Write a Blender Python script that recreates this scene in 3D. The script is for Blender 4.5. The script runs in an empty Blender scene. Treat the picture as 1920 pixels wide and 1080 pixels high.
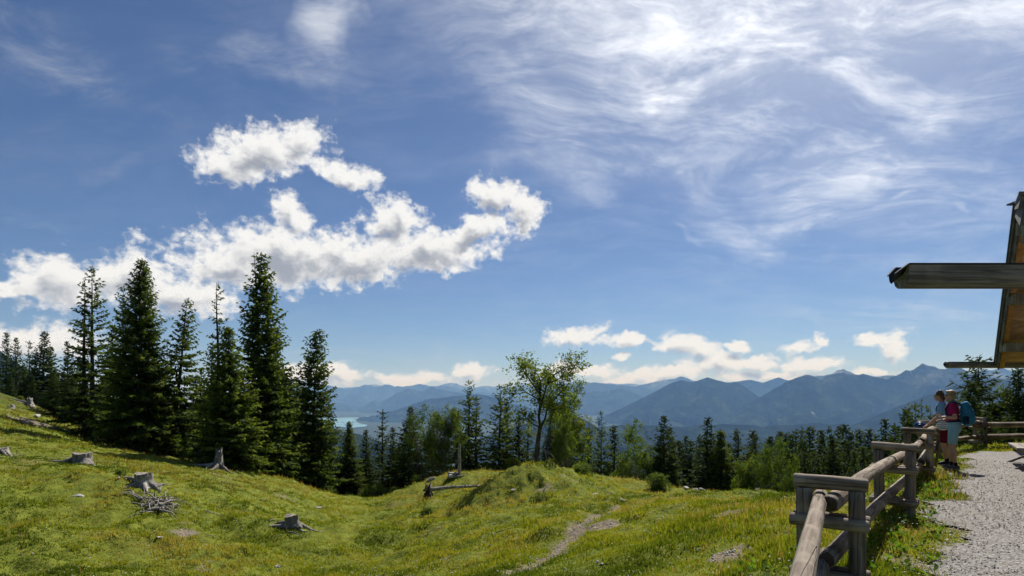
import bpy, bmesh, math, random
import numpy as np
from mathutils import Vector, Matrix, Euler

scene = bpy.context.scene
COL = scene.collection
R = math.radians
F = 1144.0            # focal length of the view, in 1920-wide picture units
HZ = 740.0            # height of the horizon in the same units

# ------------------------------------------------------------------ camera
cam_data = bpy.data.cameras.new('camera')
cam_data.sensor_fit = 'HORIZONTAL'
cam_data.sensor_width = 36.0
cam_data.lens = 36.0 * F / 1920.0
cam_data.shift_y = (HZ - 540.0) / 1920.0
cam_data.clip_start = 0.05
cam_data.clip_end = 120000.0
cam = bpy.data.objects.new('camera', cam_data)
cam.location = (0, 0, 0)
cam.rotation_euler = (R(90), 0, 0)
COL.objects.link(cam)
scene.camera = cam

# ------------------------------------------------------------------ sun, sky, exposure
SUN_AZ, SUN_EL = R(29), R(47)
SUN = Vector((math.sin(SUN_AZ) * math.cos(SUN_EL), math.cos(SUN_AZ) * math.cos(SUN_EL), math.sin(SUN_EL)))
sd = bpy.data.lights.new('sun', 'SUN')
sd.energy = 4.6
sd.angle = R(0.53)
sd.color = (1.0, 0.96, 0.90)
sun = bpy.data.objects.new('sun', sd)
sun.rotation_euler = (-SUN).to_track_quat('-Z', 'Y').to_euler()
sun.location = (0, 0, 60)
COL.objects.link(sun)

vs = scene.view_settings
vs.view_transform = 'Standard'
vs.look = 'None'
vs.exposure = 0.55
vs.gamma = 1.0
vs.use_curve_mapping = False
scene.display_settings.display_device = 'sRGB'

cy = scene.cycles
cy.use_denoising = True
cy.max_bounces = 6
cy.diffuse_bounces = 3
cy.glossy_bounces = 2
cy.transmission_bounces = 4
cy.transparent_max_bounces = 12
cy.volume_bounces = 0
cy.caustics_reflective = False
cy.caustics_refractive = False
cy.use_adaptive_sampling = True
cy.adaptive_threshold = 0.012
cy.adaptive_min_samples = 16


class NT:
    """small helper to wire node trees"""
    def __init__(self, tree):
        self.t = tree
        self.n = tree.nodes
        self.l = tree.links

    def add(self, kind, **kw):
        nd = self.n.new(kind)
        for k, v in kw.items():
            setattr(nd, k, v)
        return nd

    def put(self, sock, v):
        if isinstance(v, bpy.types.NodeSocket):
            self.l.new(v, sock)
        elif v is not None:
            sock.default_value = v

    def math(self, op, a, b=None, c=None, clamp=False):
        nd = self.add('ShaderNodeMath', operation=op, use_clamp=clamp)
        self.put(nd.inputs[0], a)
        self.put(nd.inputs[1], b)
        self.put(nd.inputs[2], c)
        return nd.outputs[0]

    def vec(self, op, a, b=None, out=0):
        nd = self.add('ShaderNodeVectorMath', operation=op)
        self.put(nd.inputs[0], a)
        if op == 'SCALE':
            self.put(nd.inputs['Scale'], b)
        else:
            self.put(nd.inputs[1], b)
        return nd.outputs['Value'] if op in ('LENGTH', 'DOT_PRODUCT', 'DISTANCE') else nd.outputs[0]

    def noise(self, v, scale=5.0, detail=4.0, rough=0.5, dist=0.0, color=False):
        nd = self.add('ShaderNodeTexNoise')
        self.put(nd.inputs['Vector'], v)
        nd.inputs['Scale'].default_value = scale
        nd.inputs['Detail'].default_value = detail
        nd.inputs['Roughness'].default_value = rough
        nd.inputs['Distortion'].default_value = dist
        return nd.outputs['Color' if color else 'Fac']

    def smooth(self, v, a, b, lo=0.0, hi=1.0):
        nd = self.add('ShaderNodeMapRange', interpolation_type='SMOOTHSTEP')
        self.put(nd.inputs['Value'], v)
        self.put(nd.inputs['From Min'], a)
        self.put(nd.inputs['From Max'], b)
        self.put(nd.inputs['To Min'], lo)
        self.put(nd.inputs['To Max'], hi)
        return nd.outputs['Result']

    def mix(self, f, a, b, mode='MIX'):
        nd = self.add('ShaderNodeMix', data_type='RGBA', blend_type=mode)
        nd.clamp_factor = True
        self.put(nd.inputs[0], f)
        self.put(nd.inputs[6], a if not isinstance(a, tuple) else (*a, 1.0)[:4])
        self.put(nd.inputs[7], b if not isinstance(b, tuple) else (*b, 1.0)[:4])
        return nd.outputs[2]

    def ramp(self, f, stops, interp='LINEAR'):
        nd = self.add('ShaderNodeValToRGB')
        nd.color_ramp.interpolation = interp
        el = nd.color_ramp.elements
        while len(el) < len(stops):
            el.new(0.5)
        for e, (p, c) in zip(el, stops):
            e.position = p
            e.color = (*c, 1.0)[:4]
        self.put(nd.inputs[0], f)
        return nd.outputs[0]

    def mapping(self, v, loc=(0, 0, 0), rot=(0, 0, 0), scale=(1, 1, 1), kind='POINT'):
        nd = self.add('ShaderNodeMapping', vector_type=kind)
        self.put(nd.inputs['Vector'], v)
        if kind != 'NORMAL':
            nd.inputs['Location'].default_value = loc
        nd.inputs['Rotation'].default_value = rot
        nd.inputs['Scale'].default_value = scale
        return nd.outputs[0]


def az_el(px, py):
    dx, dz = (px - 960.0) / F, (HZ - py) / F
    return math.atan(dx), math.atan(dz / math.hypot(1.0, dx))


def sky_ellipse(px, py, rx, ry, rot=0.0):
    """a cloud lobe: centre and radii as azimuth / elevation angles"""
    a, e = az_el(px, py)
    k = math.cos(a)
    return (a, e, rx / F * k * k, ry / F * k, R(rot))


# cumulus lobes on the sky: centre x, y, radius x, y, tilt
CUMULUS = [sky_ellipse(*c) for c in [
    (490, 290, 128, 50, 16), (560, 262, 60, 34, 10), (650, 326, 78, 24, -12), (425, 310, 60, 32, 0),
    (545, 482, 230, 58, 0), (545, 402, 55, 38, -35), (440, 500, 140, 46, 0), (650, 490, 130, 50, 0), (735, 425, 72, 56, 0),
    (800, 470, 150, 44, 6), (930, 365, 60, 32, 0), (985, 400, 46, 38, -30), (890, 435, 120, 30, 22),
    (120, 530, 105, 56, 8), (30, 540, 80, 18, 12), (240, 520, 120, 52, 14), (350, 555, 120, 40, 0),
    (80, 640, 130, 34, 0),
    (1075, 628, 62, 22, 8), (1165, 640, 62, 14, 0), (1165, 671, 20, 11, 0),
    (1275, 640, 52, 27, 10), (1320, 652, 45, 24, 0), (1385, 648, 28, 12, 0),
    (1340, 680, 78, 22, 0), (1420, 678, 45, 16, 0),
    (1500, 645, 40, 15, 15), (1535, 632, 22, 12, 0), (1530, 680, 62, 16, 0),
    (1650, 634, 60, 16, 6), (1680, 650, 34, 26, -40),
    (1640, 700, 40, 9, 0), (1240, 702, 130, 14, 3), (1090, 695, 95, 13, 0),
    (600, 700, 115, 22, 0), (640, 692, 36, 14, 0), (780, 708, 100, 14, 0), (885, 696, 44, 15, 0), (1440, 705, 130, 12, 0),
]]
# thin high cloud: centre x, y, radius x, y, tilt, strength
CIRRUS = [(*sky_ellipse(*c[:5]), c[5]) for c in [
    (1400, 95, 330, 62, 18, 0.72), (1620, 10, 320, 130, 10, 1.0), (1640, -20, 240, 90, 6, 1.0), (1330, 115, 210, 44, 16, 1.0), (1020, 200, 300, 140, -35, 0.42), (1180, 290, 320, 100, -25, 0.40), (900, 100, 260, 80, -20, 0.20),
    (1600, 320, 380, 100, -8, 0.60), (1740, 230, 340, 80, 14, 0.60), (1500, 400, 300, 70, 12, 0.50), (1720, 420, 300, 100, 0, 0.42),
    (90, 75, 260, 85, -14, 0.8), (620, 40, 80, 130, -30, 0.62), (500, 105, 280, 52, 6, 0.48),
    (235, 340, 90, 26, 10, 0.30), (300, 205, 190, 26, 0, 0.22), (60, 400, 140, 14, -3, 0.34),
    (720, 662, 420, 22, -2, 0.45), (1680, 570, 330, 40, 0, 0.44), (1800, 520, 240, 40, -4, 0.34), (1290, 460, 70, 14, -18, 0.4),
    (980, 610, 300, 20, -4, 0.2), (1825, 396, 60, 16, -12, 0.8), (1660, 390, 60, 22, 25, 0.7), (1525, 425, 50, 14, 0, 0.6),
]]


def lobes(nt, vec, items, k=0.16):
    out = None
    for (a, e, rx, ry, rot) in items:
        m = nt.mapping(vec, (a, e, 0), (0, 0, rot), (rx, ry, 1), 'TEXTURE')
        d = nt.vec('LENGTH', m)
        out = d if out is None else nt.math('SMOOTH_MIN', out, d, k)
    return nt.math('SUBTRACT', 1.0, out)


def cumulus_group():
    g = bpy.data.node_groups.new('cumulus_density', 'ShaderNodeTree')
    g.interface.new_socket('Vector', in_out='INPUT', socket_type='NodeSocketVector')
    g.interface.new_socket('Density', in_out='OUTPUT', socket_type='NodeSocketFloat')
    g.interface.new_socket('Bulk', in_out='OUTPUT', socket_type='NodeSocketFloat')
    nt = NT(g)
    gi, go = nt.add('NodeGroupInput'), nt.add('NodeGroupOutput')
    v = gi.outputs[0]
    flat = nt.mapping(v, scale=(1, 1.25, 1))
    w = nt.noise(flat, 16.0, 4.0, 0.6, color=True)
    w = nt.vec('SCALE', nt.vec('SUBTRACT', w, (0.5, 0.5, 0.5)), 0.045)
    vw = nt.vec('MULTIPLY', nt.vec('ADD', v, w), (1, 1, 0))
    f = lobes(nt, vw, CUMULUS)
    n = nt.noise(nt.vec('ADD', flat, w), 24.0, 5.0, 0.55)
    f = nt.math('MAXIMUM', f, -1.2)
    n2 = nt.noise(nt.mapping(v, scale=(1, 1.2, 1)), 72.0, 7.0, 0.60)
    d = nt.math('ADD', nt.math('MULTIPLY', f, 1.0), nt.math('MULTIPLY', nt.math('SUBTRACT', n, 0.50), 1.5))
    d = nt.math('ADD', d, nt.math('MULTIPLY', nt.math('SUBTRACT', n2, 0.50), 1.25))
    g.links.new(nt.math('ADD', nt.math('MULTIPLY', f, 1.0), nt.math('ADD', nt.math('MULTIPLY', nt.math('SUBTRACT', n, 0.50), 1.5), nt.math('MULTIPLY', nt.math('SUBTRACT', n2, 0.50), 0.55))), go.inputs[1])
    g.links.new(d, go.inputs[0])
    return g


def build_world():
    w = bpy.data.worlds.new('World')
    scene.world = w
    w.use_nodes = True
    nt = NT(w.node_tree)
    nt.n.clear()
    sky = nt.add('ShaderNodeTexSky', sky_type='NISHITA')
    sky.sun_disc = False
    sky.sun_elevation = SUN_EL
    sky.sun_rotation = SUN_AZ
    sky.altitude = 1500
    sky.air_density = 1.0
    sky.dust_density = 0.5
    sky.ozone_density = 3.0
    tc = nt.add('ShaderNodeTexCoord')
    D = tc.outputs['Generated']
    sep = nt.add('ShaderNodeSeparateXYZ')
    nt.put(sep.inputs[0], D)
    x, y, z = sep.outputs
    az = nt.math('ARCTAN2', x, y)
    el = nt.math('ARCSINE', z)
    cmb = nt.add('ShaderNodeCombineXYZ')
    nt.put(cmb.inputs[0], az)
    nt.put(cmb.inputs[1], el)
    A = cmb.outputs[0]
    # forward scattering: thin cloud is brighter round the sun
    cosg = nt.vec('DOT_PRODUCT', D, tuple(SUN))
    fwd = nt.smooth(cosg, 0.55, 1.0)
    # cirrus, laid on a flat layer high above
    zz = nt.math('ADD', nt.math('MAXIMUM', z, 0.0), 0.16)
    pl = nt.vec('SCALE', D, nt.math('DIVIDE', 1.0, zz))
    warp = nt.vec('SCALE', nt.vec('SUBTRACT', nt.noise(pl, 1.1, 3.0, 0.55, color=True), (0.5, 0.5, 0.5)), 0.7)
    plw = nt.vec('ADD', pl, warp)
    fib = nt.noise(nt.mapping(plw, rot=(0, 0, R(28)), scale=(1.0, 1.9, 1.0)), 3.0, 9.0, 0.70, 0.0)
    body = nt.noise(plw, 1.5, 6.0, 0.55)
    Aw = nt.vec('ADD', A, nt.vec('SCALE', nt.vec('SUBTRACT', nt.noise(A, 5.0, 4.0, 0.6, color=True), (0.5, 0.5, 0.5)), 0.22))
    Aw = nt.vec('MULTIPLY', Aw, (1, 1, 0))
    cov = 0.10
    for (a, e, rx, ry, rot, s) in CIRRUS:
        d = nt.vec('LENGTH', nt.mapping(Aw, (a, e, 0), (0, 0, rot), (rx, ry, 1), 'TEXTURE'))
        cov = nt.math('MAXIMUM', cov, nt.smooth(d, 1.25, 0.0, 0.0, s))
    cov = nt.math('MAXIMUM', cov, nt.math('MULTIPLY', nt.math('POWER', fwd, 5.0), 0.8))
    tex = nt.math('ADD', nt.math('MULTIPLY', fib, 0.62), nt.math('MULTIPLY', body, 0.38))
    tex = nt.smooth(tex, 0.41, 0.70)
    ci = nt.math('MULTIPLY', cov, nt.math('ADD', nt.math('MULTIPLY', tex, 0.95), nt.math('MULTIPLY', fwd, 0.30)), clamp=True)
    ci_col = nt.mix(nt.math('POWER', fwd, 1.7), (6.8, 7.4, 8.6), (25.0, 25.0, 24.5))
    c1 = nt.mix(ci, nt.mix(1.0, sky.outputs[0], (0.76, 0.85, 1.02), 'MULTIPLY'), ci_col)
    # cumulus
    g = cumulus_group()
    g1 = nt.add('ShaderNodeGroup')
    g1.node_tree = g
    nt.put(g1.inputs[0], A)
    g2 = nt.add('ShaderNodeGroup')
    g2.node_tree = g
    nt.put(g2.inputs[0], nt.vec('ADD', A, (0.006, 0.015, 0.0)))
    alpha = nt.smooth(g1.outputs[0], -0.12, 0.50)
    shade = nt.smooth(g2.outputs[1], 0.30, 1.05)
    cu_col = nt.mix(shade, (12.6, 12.6, 12.5), (4.8, 5.1, 5.8))
    c2 = nt.mix(alpha, c1, cu_col)
    bg = nt.add('ShaderNodeBackground')
    nt.put(bg.inputs[0], c2)
    bg.inputs[1].default_value = 0.051
    out = nt.add('ShaderNodeOutputWorld')
    w.node_tree.links.new(bg.outputs[0], out.inputs[0])
    w.cycles.sampling_method = 'MANUAL'
    w.cycles.sample_map_resolution = 512


build_world()

# ------------------------------------------------------------------ tools
def at(px, py, d):
    return Vector(((px - 960.0) / F * d, d, (HZ - py) / F * d))


def tag(o, label=None, cat=None, group=None, kind=None):
    if label:
        o['label'] = label
    if cat:
        o['category'] = cat
    if group:
        o['group'] = group
    if kind:
        o['kind'] = kind
    return o


def link(o, parent=None):
    COL.objects.link(o)
    if parent is not None:
        o.parent = parent
    return o


def empty(name, loc, label=None, cat=None, group=None):
    o = bpy.data.objects.new(name, None)
    o.location = loc
    o.empty_display_size = 0.2
    COL.objects.link(o)
    return tag(o, label, cat, group)


def fast_mesh(name, V, faces, mats=None, smooth=False, attrs=None, midx=None):
    """faces: integer array (m, 3) or (m, 4)"""
    V = np.asarray(V, dtype=np.float32)
    faces = np.asarray(faces, dtype=np.int32)
    m, k = faces.shape
    me = bpy.data.meshes.new(name)
    me.vertices.add(len(V))
    me.vertices.foreach_set('co', V.ravel())
    me.loops.add(m * k)
    me.loops.foreach_set('vertex_index', faces.ravel())
    me.polygons.add(m)
    me.polygons.foreach_set('loop_start', np.arange(0, m * k, k, dtype=np.int32))
    me.polygons.foreach_set('loop_total', np.full(m, k, dtype=np.int32))
    if smooth:
        me.polygons.foreach_set('use_smooth', np.ones(m, dtype=bool))
    if midx is not None:
        me.polygons.foreach_set('material_index', np.asarray(midx, dtype=np.int32))
    for an, av in (attrs or {}).items():
        a = me.attributes.new(an, 'FLOAT', 'POINT')
        a.data.foreach_set('value', np.asarray(av, dtype=np.float32))
    for mt in (mats if isinstance(mats, (list, tuple)) else [mats] if mats else []):
        me.materials.append(mt)
    me.update(calc_edges=True)
    return me


class MB:
    """collects rings, boxes and tubes into one mesh"""
    def __init__(self):
        self.v, self.f, self.m = [], [], []

    def addv(self, pts):
        i = len(self.v)
        self.v.extend([tuple(p) for p in pts])
        return i

    def face(self, idx, mat=0):
        self.f.append(tuple(idx))
        self.m.append(mat)

    def box(self, lo, hi, mat=0, M=None):
        c = [Vector((x, y, z)) for z in (lo[2], hi[2]) for y in (lo[1], hi[1]) for x in (lo[0], hi[0])]
        if M is not None:
            c = [M @ p for p in c]
        i = self.addv(c)
        for q in ((0, 2, 3, 1), (4, 5, 7, 6), (0, 1, 5, 4), (2, 6, 7, 3), (0, 4, 6, 2), (1, 3, 7, 5)):
            self.face([i + j for j in q], mat)

    def tube(self, pts, rad, n=8, mat=0, capmat=None, wob=0.0, rng=None, cap=True, flat=None):
        pts = [Vector(p) for p in pts]
        cm = mat if capmat is None else capmat
        ref = None
        rings = []
        for k, p in enumerate(pts):
            a = pts[max(0, k - 1)]
            b = pts[min(len(pts) - 1, k + 1)]
            t = (b - a).normalized() if (b - a).length > 1e-9 else Vector((0, 0, 1))
            if ref is None:
                ref = t.orthogonal().normalized()
            ref = (ref - t * ref.dot(t))
            ref = ref.normalized() if ref.length > 1e-6 else t.orthogonal().normalized()
            s = t.cross(ref)
            ring = []
            for j in range(n):
                th = 2 * math.pi * j / n
                r = rad[k] * (1 + (rng.uniform(-wob, wob) if rng else 0))
                ring.append(p + (ref * math.cos(th) + s * math.sin(th) * (flat or 1.0)) * r)
            rings.append(self.addv(ring))
        for k in range(len(pts) - 1):
            for j in range(n):
                j2 = (j + 1) % n
                self.face((rings[k] + j, rings[k] + j2, rings[k + 1] + j2, rings[k + 1] + j), mat)
        if cap:
            self.face([rings[0] + j for j in reversed(range(n))], cm)
            self.face([rings[-1] + j for j in range(n)], cm)

    def mesh(self, name, mats, smooth=False):
        me = bpy.data.meshes.new(name)
        me.from_pydata(self.v, [], self.f)
        for mt in (mats if isinstance(mats, (list, tuple)) else [mats]):
            me.materials.append(mt)
        me.polygons.foreach_set('material_index', np.asarray(self.m, dtype=np.int32))
        if smooth:
            me.polygons.foreach_set('use_smooth', np.ones(len(self.f), dtype=bool))
        me.update()
        return me

    def build(self, name, mats, parent=None, smooth=False, loc=None):
        o = bpy.data.objects.new(name, self.mesh(name, mats, smooth))
        if loc is not None:
            o.location = loc
        return link(o, parent)


def _hash(ix, iy, seed):
    h = (ix.astype(np.int64) * 374761393 + iy.astype(np.int64) * 668265263 + seed * 1442695041) & 0xffffffff
    h = ((h ^ (h >> 13)) * 1274126177) & 0xffffffff
    h = (h ^ (h >> 16)) & 0xffffffff
    return h.astype(np.float64) / 4294967295.0


def vnoise(x, y, seed=0):
    x, y = np.asarray(x, dtype=np.float64), np.asarray(y, dtype=np.float64)
    ix, iy = np.floor(x), np.floor(y)
    fx, fy = x - ix, y - iy
    fx, fy = fx * fx * fx * (fx * (fx * 6 - 15) + 10), fy * fy * fy * (fy * (fy * 6 - 15) + 10)
    a, b = _hash(ix, iy, seed), _hash(ix + 1, iy, seed)
    c, d = _hash(ix, iy + 1, seed), _hash(ix + 1, iy + 1, seed)
    return (a * (1 - fx) + b * fx) * (1 - fy) + (c * (1 - fx) + d * fx) * fy - 0.5


def fbm(x, y, seed=0, octaves=4, gain=0.5):
    s, a = 0.0, 1.0
    for o in range(octaves):
        s = s + a * vnoise(x * 2 ** o + 17.3 * o, y * 2 ** o - 9.1 * o, seed + o)
        a *= gain
    return s


def sstep(x, a, b):
    t = np.clip((x - a) / (b - a), 0, 1)
    return t * t * (3 - 2 * t)


# ------------------------------------------------------------------ materials
MAT = {}


def material(name, fn):
    m = bpy.data.materials.new(name)
    m.use_nodes = True
    nt = NT(m.node_tree)
    nt.n.clear()
    out = nt.add('ShaderNodeOutputMaterial')
    sh = fn(nt)
    if sh is not None:
        nt.l.new(sh, out.inputs['Surface'])
    m['_'] = 0
    del m['_']
    MAT[name] = m
    return m


def bsdf(nt, color, rough=0.8, spec=0.25, bump=None, bstr=0.3, bdist=0.02, metal=0.0):
    b = nt.add('ShaderNodeBsdfPrincipled')
    nt.put(b.inputs['Base Color'], color if not isinstance(color, tuple) else (*color, 1.0)[:4])
    nt.put(b.inputs['Roughness'], rough)
    b.inputs['Specular IOR Level'].default_value = spec
    b.inputs['Metallic'].default_value = metal
    if bump is not None:
        bp = nt.add('ShaderNodeBump')
        bp.inputs['Strength'].default_value = bstr
        bp.inputs['Distance'].default_value = bdist
        nt.put(bp.inputs['Height'], bump)
        nt.l.new(bp.outputs[0], b.inputs['Normal'])
    return b.outputs[0]


def attr(nt, name):
    a = nt.add('ShaderNodeAttribute')
    a.attribute_name = name
    return a.outputs['Fac']


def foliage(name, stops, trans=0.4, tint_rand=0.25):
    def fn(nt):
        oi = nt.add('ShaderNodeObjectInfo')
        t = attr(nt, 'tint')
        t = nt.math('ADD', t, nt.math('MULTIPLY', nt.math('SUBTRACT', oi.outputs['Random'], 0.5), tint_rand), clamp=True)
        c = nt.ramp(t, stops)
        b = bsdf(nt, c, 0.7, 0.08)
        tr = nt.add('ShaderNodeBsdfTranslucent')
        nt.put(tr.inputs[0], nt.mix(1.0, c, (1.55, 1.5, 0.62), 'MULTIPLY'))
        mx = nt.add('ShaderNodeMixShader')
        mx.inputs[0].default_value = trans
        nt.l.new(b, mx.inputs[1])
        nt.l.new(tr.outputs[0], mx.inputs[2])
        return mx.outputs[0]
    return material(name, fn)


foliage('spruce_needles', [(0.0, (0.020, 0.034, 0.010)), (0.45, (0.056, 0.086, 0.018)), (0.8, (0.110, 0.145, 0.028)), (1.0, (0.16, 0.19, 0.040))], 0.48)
foliage('wood_needles', [(0.0, (0.014, 0.025, 0.008)), (0.45, (0.034, 0.056, 0.014)), (0.8, (0.066, 0.096, 0.020)), (1.0, (0.10, 0.13, 0.03))], 0.34)  # spruce needles again, shade of the side turned from the sun put into the colour
foliage('broad_leaves', [(0.0, (0.036, 0.066, 0.010)), (0.5, (0.080, 0.128, 0.017)), (0.9, (0.15, 0.195, 0.026)), (1.0, (0.19, 0.175, 0.032))], 0.50)
foliage('grass_blades', [(0.0, (0.058, 0.090, 0.012)), (0.35, (0.140, 0.170, 0.016)), (0.66, (0.225, 0.232, 0.028)), (0.86, (0.28, 0.225, 0.075)), (1.0, (0.28, 0.165, 0.09))], 0.45, 0.0)
foliage('herb_leaves', [(0.0, (0.04, 0.09, 0.012)), (0.6, (0.085, 0.16, 0.018)), (1.0, (0.15, 0.22, 0.03))], 0.45)


def _ground(nt):
    tc = nt.add('ShaderNodeTexCoord')
    P = tc.outputs['Object']
    n1 = nt.noise(P, 0.35, 5.0, 0.6)
    n2 = nt.noise(P, 3.5, 6.0, 0.65)
    n3 = nt.noise(P, 14.0, 5.0, 0.7)
    g = nt.ramp(n2, [(0.25, (0.055, 0.072, 0.012)), (0.5, (0.130, 0.155, 0.018)), (0.72, (0.195, 0.20, 0.028))])
    g = nt.mix(nt.smooth(n1, 0.56, 0.74, 0, 0.7), g, (0.16, 0.13, 0.04))
    g = nt.mix(nt.smooth(n3, 0.60, 0.75, 0, 0.6), g, (0.034, 0.042, 0.012))
    soil = nt.ramp(n3, [(0.3, (0.10, 0.078, 0.05)), (0.6, (0.24, 0.195, 0.14)), (0.8, (0.36, 0.32, 0.26))])
    g = nt.mix(attr(nt, 'soil'), g, soil)
    # far off the sheet is covered by forest and pasture
    f1 = nt.noise(P, 0.006, 6.0, 0.7)
    f2 = nt.noise(P, 0.09, 4.0, 0.7)
    fo = nt.ramp(f2, [(0.3, (0.012, 0.020, 0.008)), (0.6, (0.030, 0.045, 0.015)), (0.8, (0.05, 0.065, 0.02))])
    fo = nt.mix(nt.smooth(f1, 0.62, 0.70), fo, (0.10, 0.13, 0.03))
    c = nt.mix(attr(nt, 'wood'), g, fo)
    return bsdf(nt, c, 0.95, 0.1, nt.math('ADD', n3, nt.math('MULTIPLY', n2, 1.5)), 0.7, 0.05)


material('meadow_ground', _ground)


def _mountain(rock):
    def fn(nt):
        tc = nt.add('ShaderNodeTexCoord')
        P = tc.outputs['Object']
        f2 = nt.noise(P, 0.004, 8.0, 0.72)
        f1 = nt.noise(P, 0.0011, 6.0, 0.65)
        c = nt.ramp(f2, [(0.34, (0.003, 0.006, 0.003)), (0.52, (0.013, 0.022, 0.009)), (0.66, (0.050, 0.068, 0.026))])
        c = nt.mix(nt.smooth(f1, 0.66, 0.70, 0, 0.8), c, (0.13, 0.16, 0.05))
        if rock:
            sep = nt.add('ShaderNodeSeparateXYZ')
            nt.put(sep.inputs[0], P)
            hi = nt.smooth(nt.math('ADD', sep.outputs[2], nt.math('MULTIPLY', nt.math('SUBTRACT', f1, 0.5), 900.0)), 180.0, 480.0)
            c = nt.mix(nt.math('MULTIPLY', hi, 0.75), c, nt.mix(nt.smooth(f2, 0.4, 0.6), (0.10, 0.13, 0.05), (0.30, 0.29, 0.27)))
            st = nt.noise(nt.mapping(P, rot=(0, 0, R(35)), scale=(0.010, 0.0013, 0.0015)), 1.0, 5.0, 0.6)
            c = nt.mix(nt.smooth(st, 0.655, 0.70, 0, 0.8), c, (0.36, 0.35, 0.33))
        return bsdf(nt, c, 1.0, 0.0, f2, 1.0, 60.0)
    return fn


material('forested_mountain', _mountain(False))
material('rocky_mountain', _mountain(True))


def _lake(nt):
    tc = nt.add('ShaderNodeTexCoord')
    n = nt.noise(nt.mapping(tc.outputs['Object'], scale=(1, 2.5, 1)), 0.0009, 4.0, 0.6)
    c = nt.mix(nt.smooth(n, 0.45, 0.55), (0.05, 0.18, 0.20), (0.17, 0.36, 0.40))
    return bsdf(nt, c, 0.22, 0.6)


material('lake_water', _lake)


def _wood(base, dark, light, rings=False, scale=1.0, crack=0.6):
    def fn(nt):
        tc = nt.add('ShaderNodeTexCoord')
        P = tc.outputs['Object']
        oi = nt.add('ShaderNodeObjectInfo')
        P = nt.vec('ADD', P, nt.vec('SCALE', (3.1, 7.7, 5.3), oi.outputs['Random']))
        g = nt.noise(nt.mapping(P, scale=(26 * scale, 26 * scale, 1.6 * scale)), 1.0, 6.0, 0.65)
        k = nt.noise(nt.mapping(P, scale=(11 * scale, 11 * scale, 0.55 * scale)), 1.0, 3.0, 0.5, 0.3)
        b = nt.noise(P, 2.3 * scale, 4.0, 0.6)
        c = nt.mix(nt.smooth(g, 0.32, 0.68), dark, base)
        c = nt.mix(nt.smooth(b, 0.45, 0.72, 0, 0.8), c, light)
        c = nt.vec('SCALE', c, nt.math('MULTIPLY_ADD', oi.outputs['Random'], 0.36, 0.80))
        cr = nt.smooth(nt.math('ABSOLUTE', nt.math('SUBTRACT', k, 0.5)), 0.0, 0.022)
        c = nt.mix(nt.math('MULTIPLY', nt.math('SUBTRACT', 1.0, cr), crack), c, tuple(0.25 * v for v in dark))
        h = nt.math('ADD', nt.math('MULTIPLY', cr, 0.8), nt.math('MULTIPLY', g, 0.6))
        return bsdf(nt, c, 0.85, 0.2, h, 0.8, 0.012)
    return fn


material('weathered_log', _wood((0.33, 0.27, 0.21), (0.13, 0.098, 0.068), (0.45, 0.385, 0.305)))
material('bleached_wood', _wood((0.33, 0.30, 0.265), (0.11, 0.10, 0.085), (0.46, 0.43, 0.38), scale=1.3))
material('dark_beam', _wood((0.28, 0.26, 0.215), (0.13, 0.12, 0.10), (0.37, 0.345, 0.285), crack=0.4))
material('grey_board', _wood((0.13, 0.126, 0.12), (0.05, 0.05, 0.05), (0.19, 0.182, 0.17), crack=0.4))
material('larch_board', _wood((0.50, 0.27, 0.105), (0.30, 0.135, 0.045), (0.60, 0.37, 0.18), crack=0.35))
material('pale_board', _wood((0.60, 0.39, 0.265), (0.42, 0.245, 0.15), (0.68, 0.50, 0.36), crack=0.35))
material('table_wood', _wood((0.34, 0.30, 0.26), (0.17, 0.145, 0.12), (0.42, 0.38, 0.335)))
material('bark', _wood((0.075, 0.060, 0.045), (0.025, 0.020, 0.015), (0.14, 0.12, 0.095), scale=0.6, crack=0.3))
material('pale_bark', _wood((0.20, 0.18, 0.15), (0.07, 0.06, 0.05), (0.30, 0.275, 0.24), scale=0.6, crack=0.3))


def _end(nt):
    tc = nt.add('ShaderNodeTexCoord')
    P = tc.outputs['Object']
    n = nt.noise(P, 30.0, 4.0, 0.6)
    d = nt.vec('LENGTH', nt.vec('MULTIPLY', P, (1, 1, 0)))
    rg = nt.math('SINE', nt.math('MULTIPLY', nt.math('ADD', d, nt.math('MULTIPLY', n, 0.01)), 520.0))
    c = nt.mix(nt.smooth(rg, -1.0, 1.0, 0, 0.6), (0.085, 0.062, 0.042), (0.035, 0.026, 0.018))
    c = nt.mix(nt.smooth(n, 0.5, 0.7), c, (0.13, 0.10, 0.07))
    return bsdf(nt, c, 0.9, 0.1, n, 0.6, 0.01)


material('end_grain', _end)


def _gravel(nt):
    tc = nt.add('ShaderNodeTexCoord')
    P = tc.outputs['Object']
    vo = nt.add('ShaderNodeTexVoronoi')
    nt.put(vo.inputs['Vector'], P)
    vo.inputs['Scale'].default_value = 42.0
    n = nt.noise(P, 0.8, 5.0, 0.6)
    sepc = nt.add('ShaderNodeSeparateColor')
    nt.put(sepc.inputs[0], vo.outputs['Color'])
    c = nt.ramp(sepc.outputs[0], [(0.0, (0.15, 0.136, 0.12)), (0.5, (0.235, 0.22, 0.202)), (1.0, (0.36, 0.342, 0.325))])
    c = nt.mix(nt.smooth(n, 0.56, 0.72, 0, 0.55), c, (0.17, 0.15, 0.09))
    return bsdf(nt, c, 0.9, 0.2, nt.math('SUBTRACT', 1.0, vo.outputs['Distance']), 1.0, 0.02)


material('gravel', _gravel)


def _rock(nt):
    tc = nt.add('ShaderNodeTexCoord')
    P = tc.outputs['Object']
    n = nt.noise(P, 6.0, 7.0, 0.65)
    c = nt.ramp(n, [(0.3, (0.17, 0.165, 0.14)), (0.5, (0.42, 0.405, 0.375)), (0.75, (0.62, 0.60, 0.57))])
    return bsdf(nt, c, 0.9, 0.2, n, 0.9, 0.03)


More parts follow.
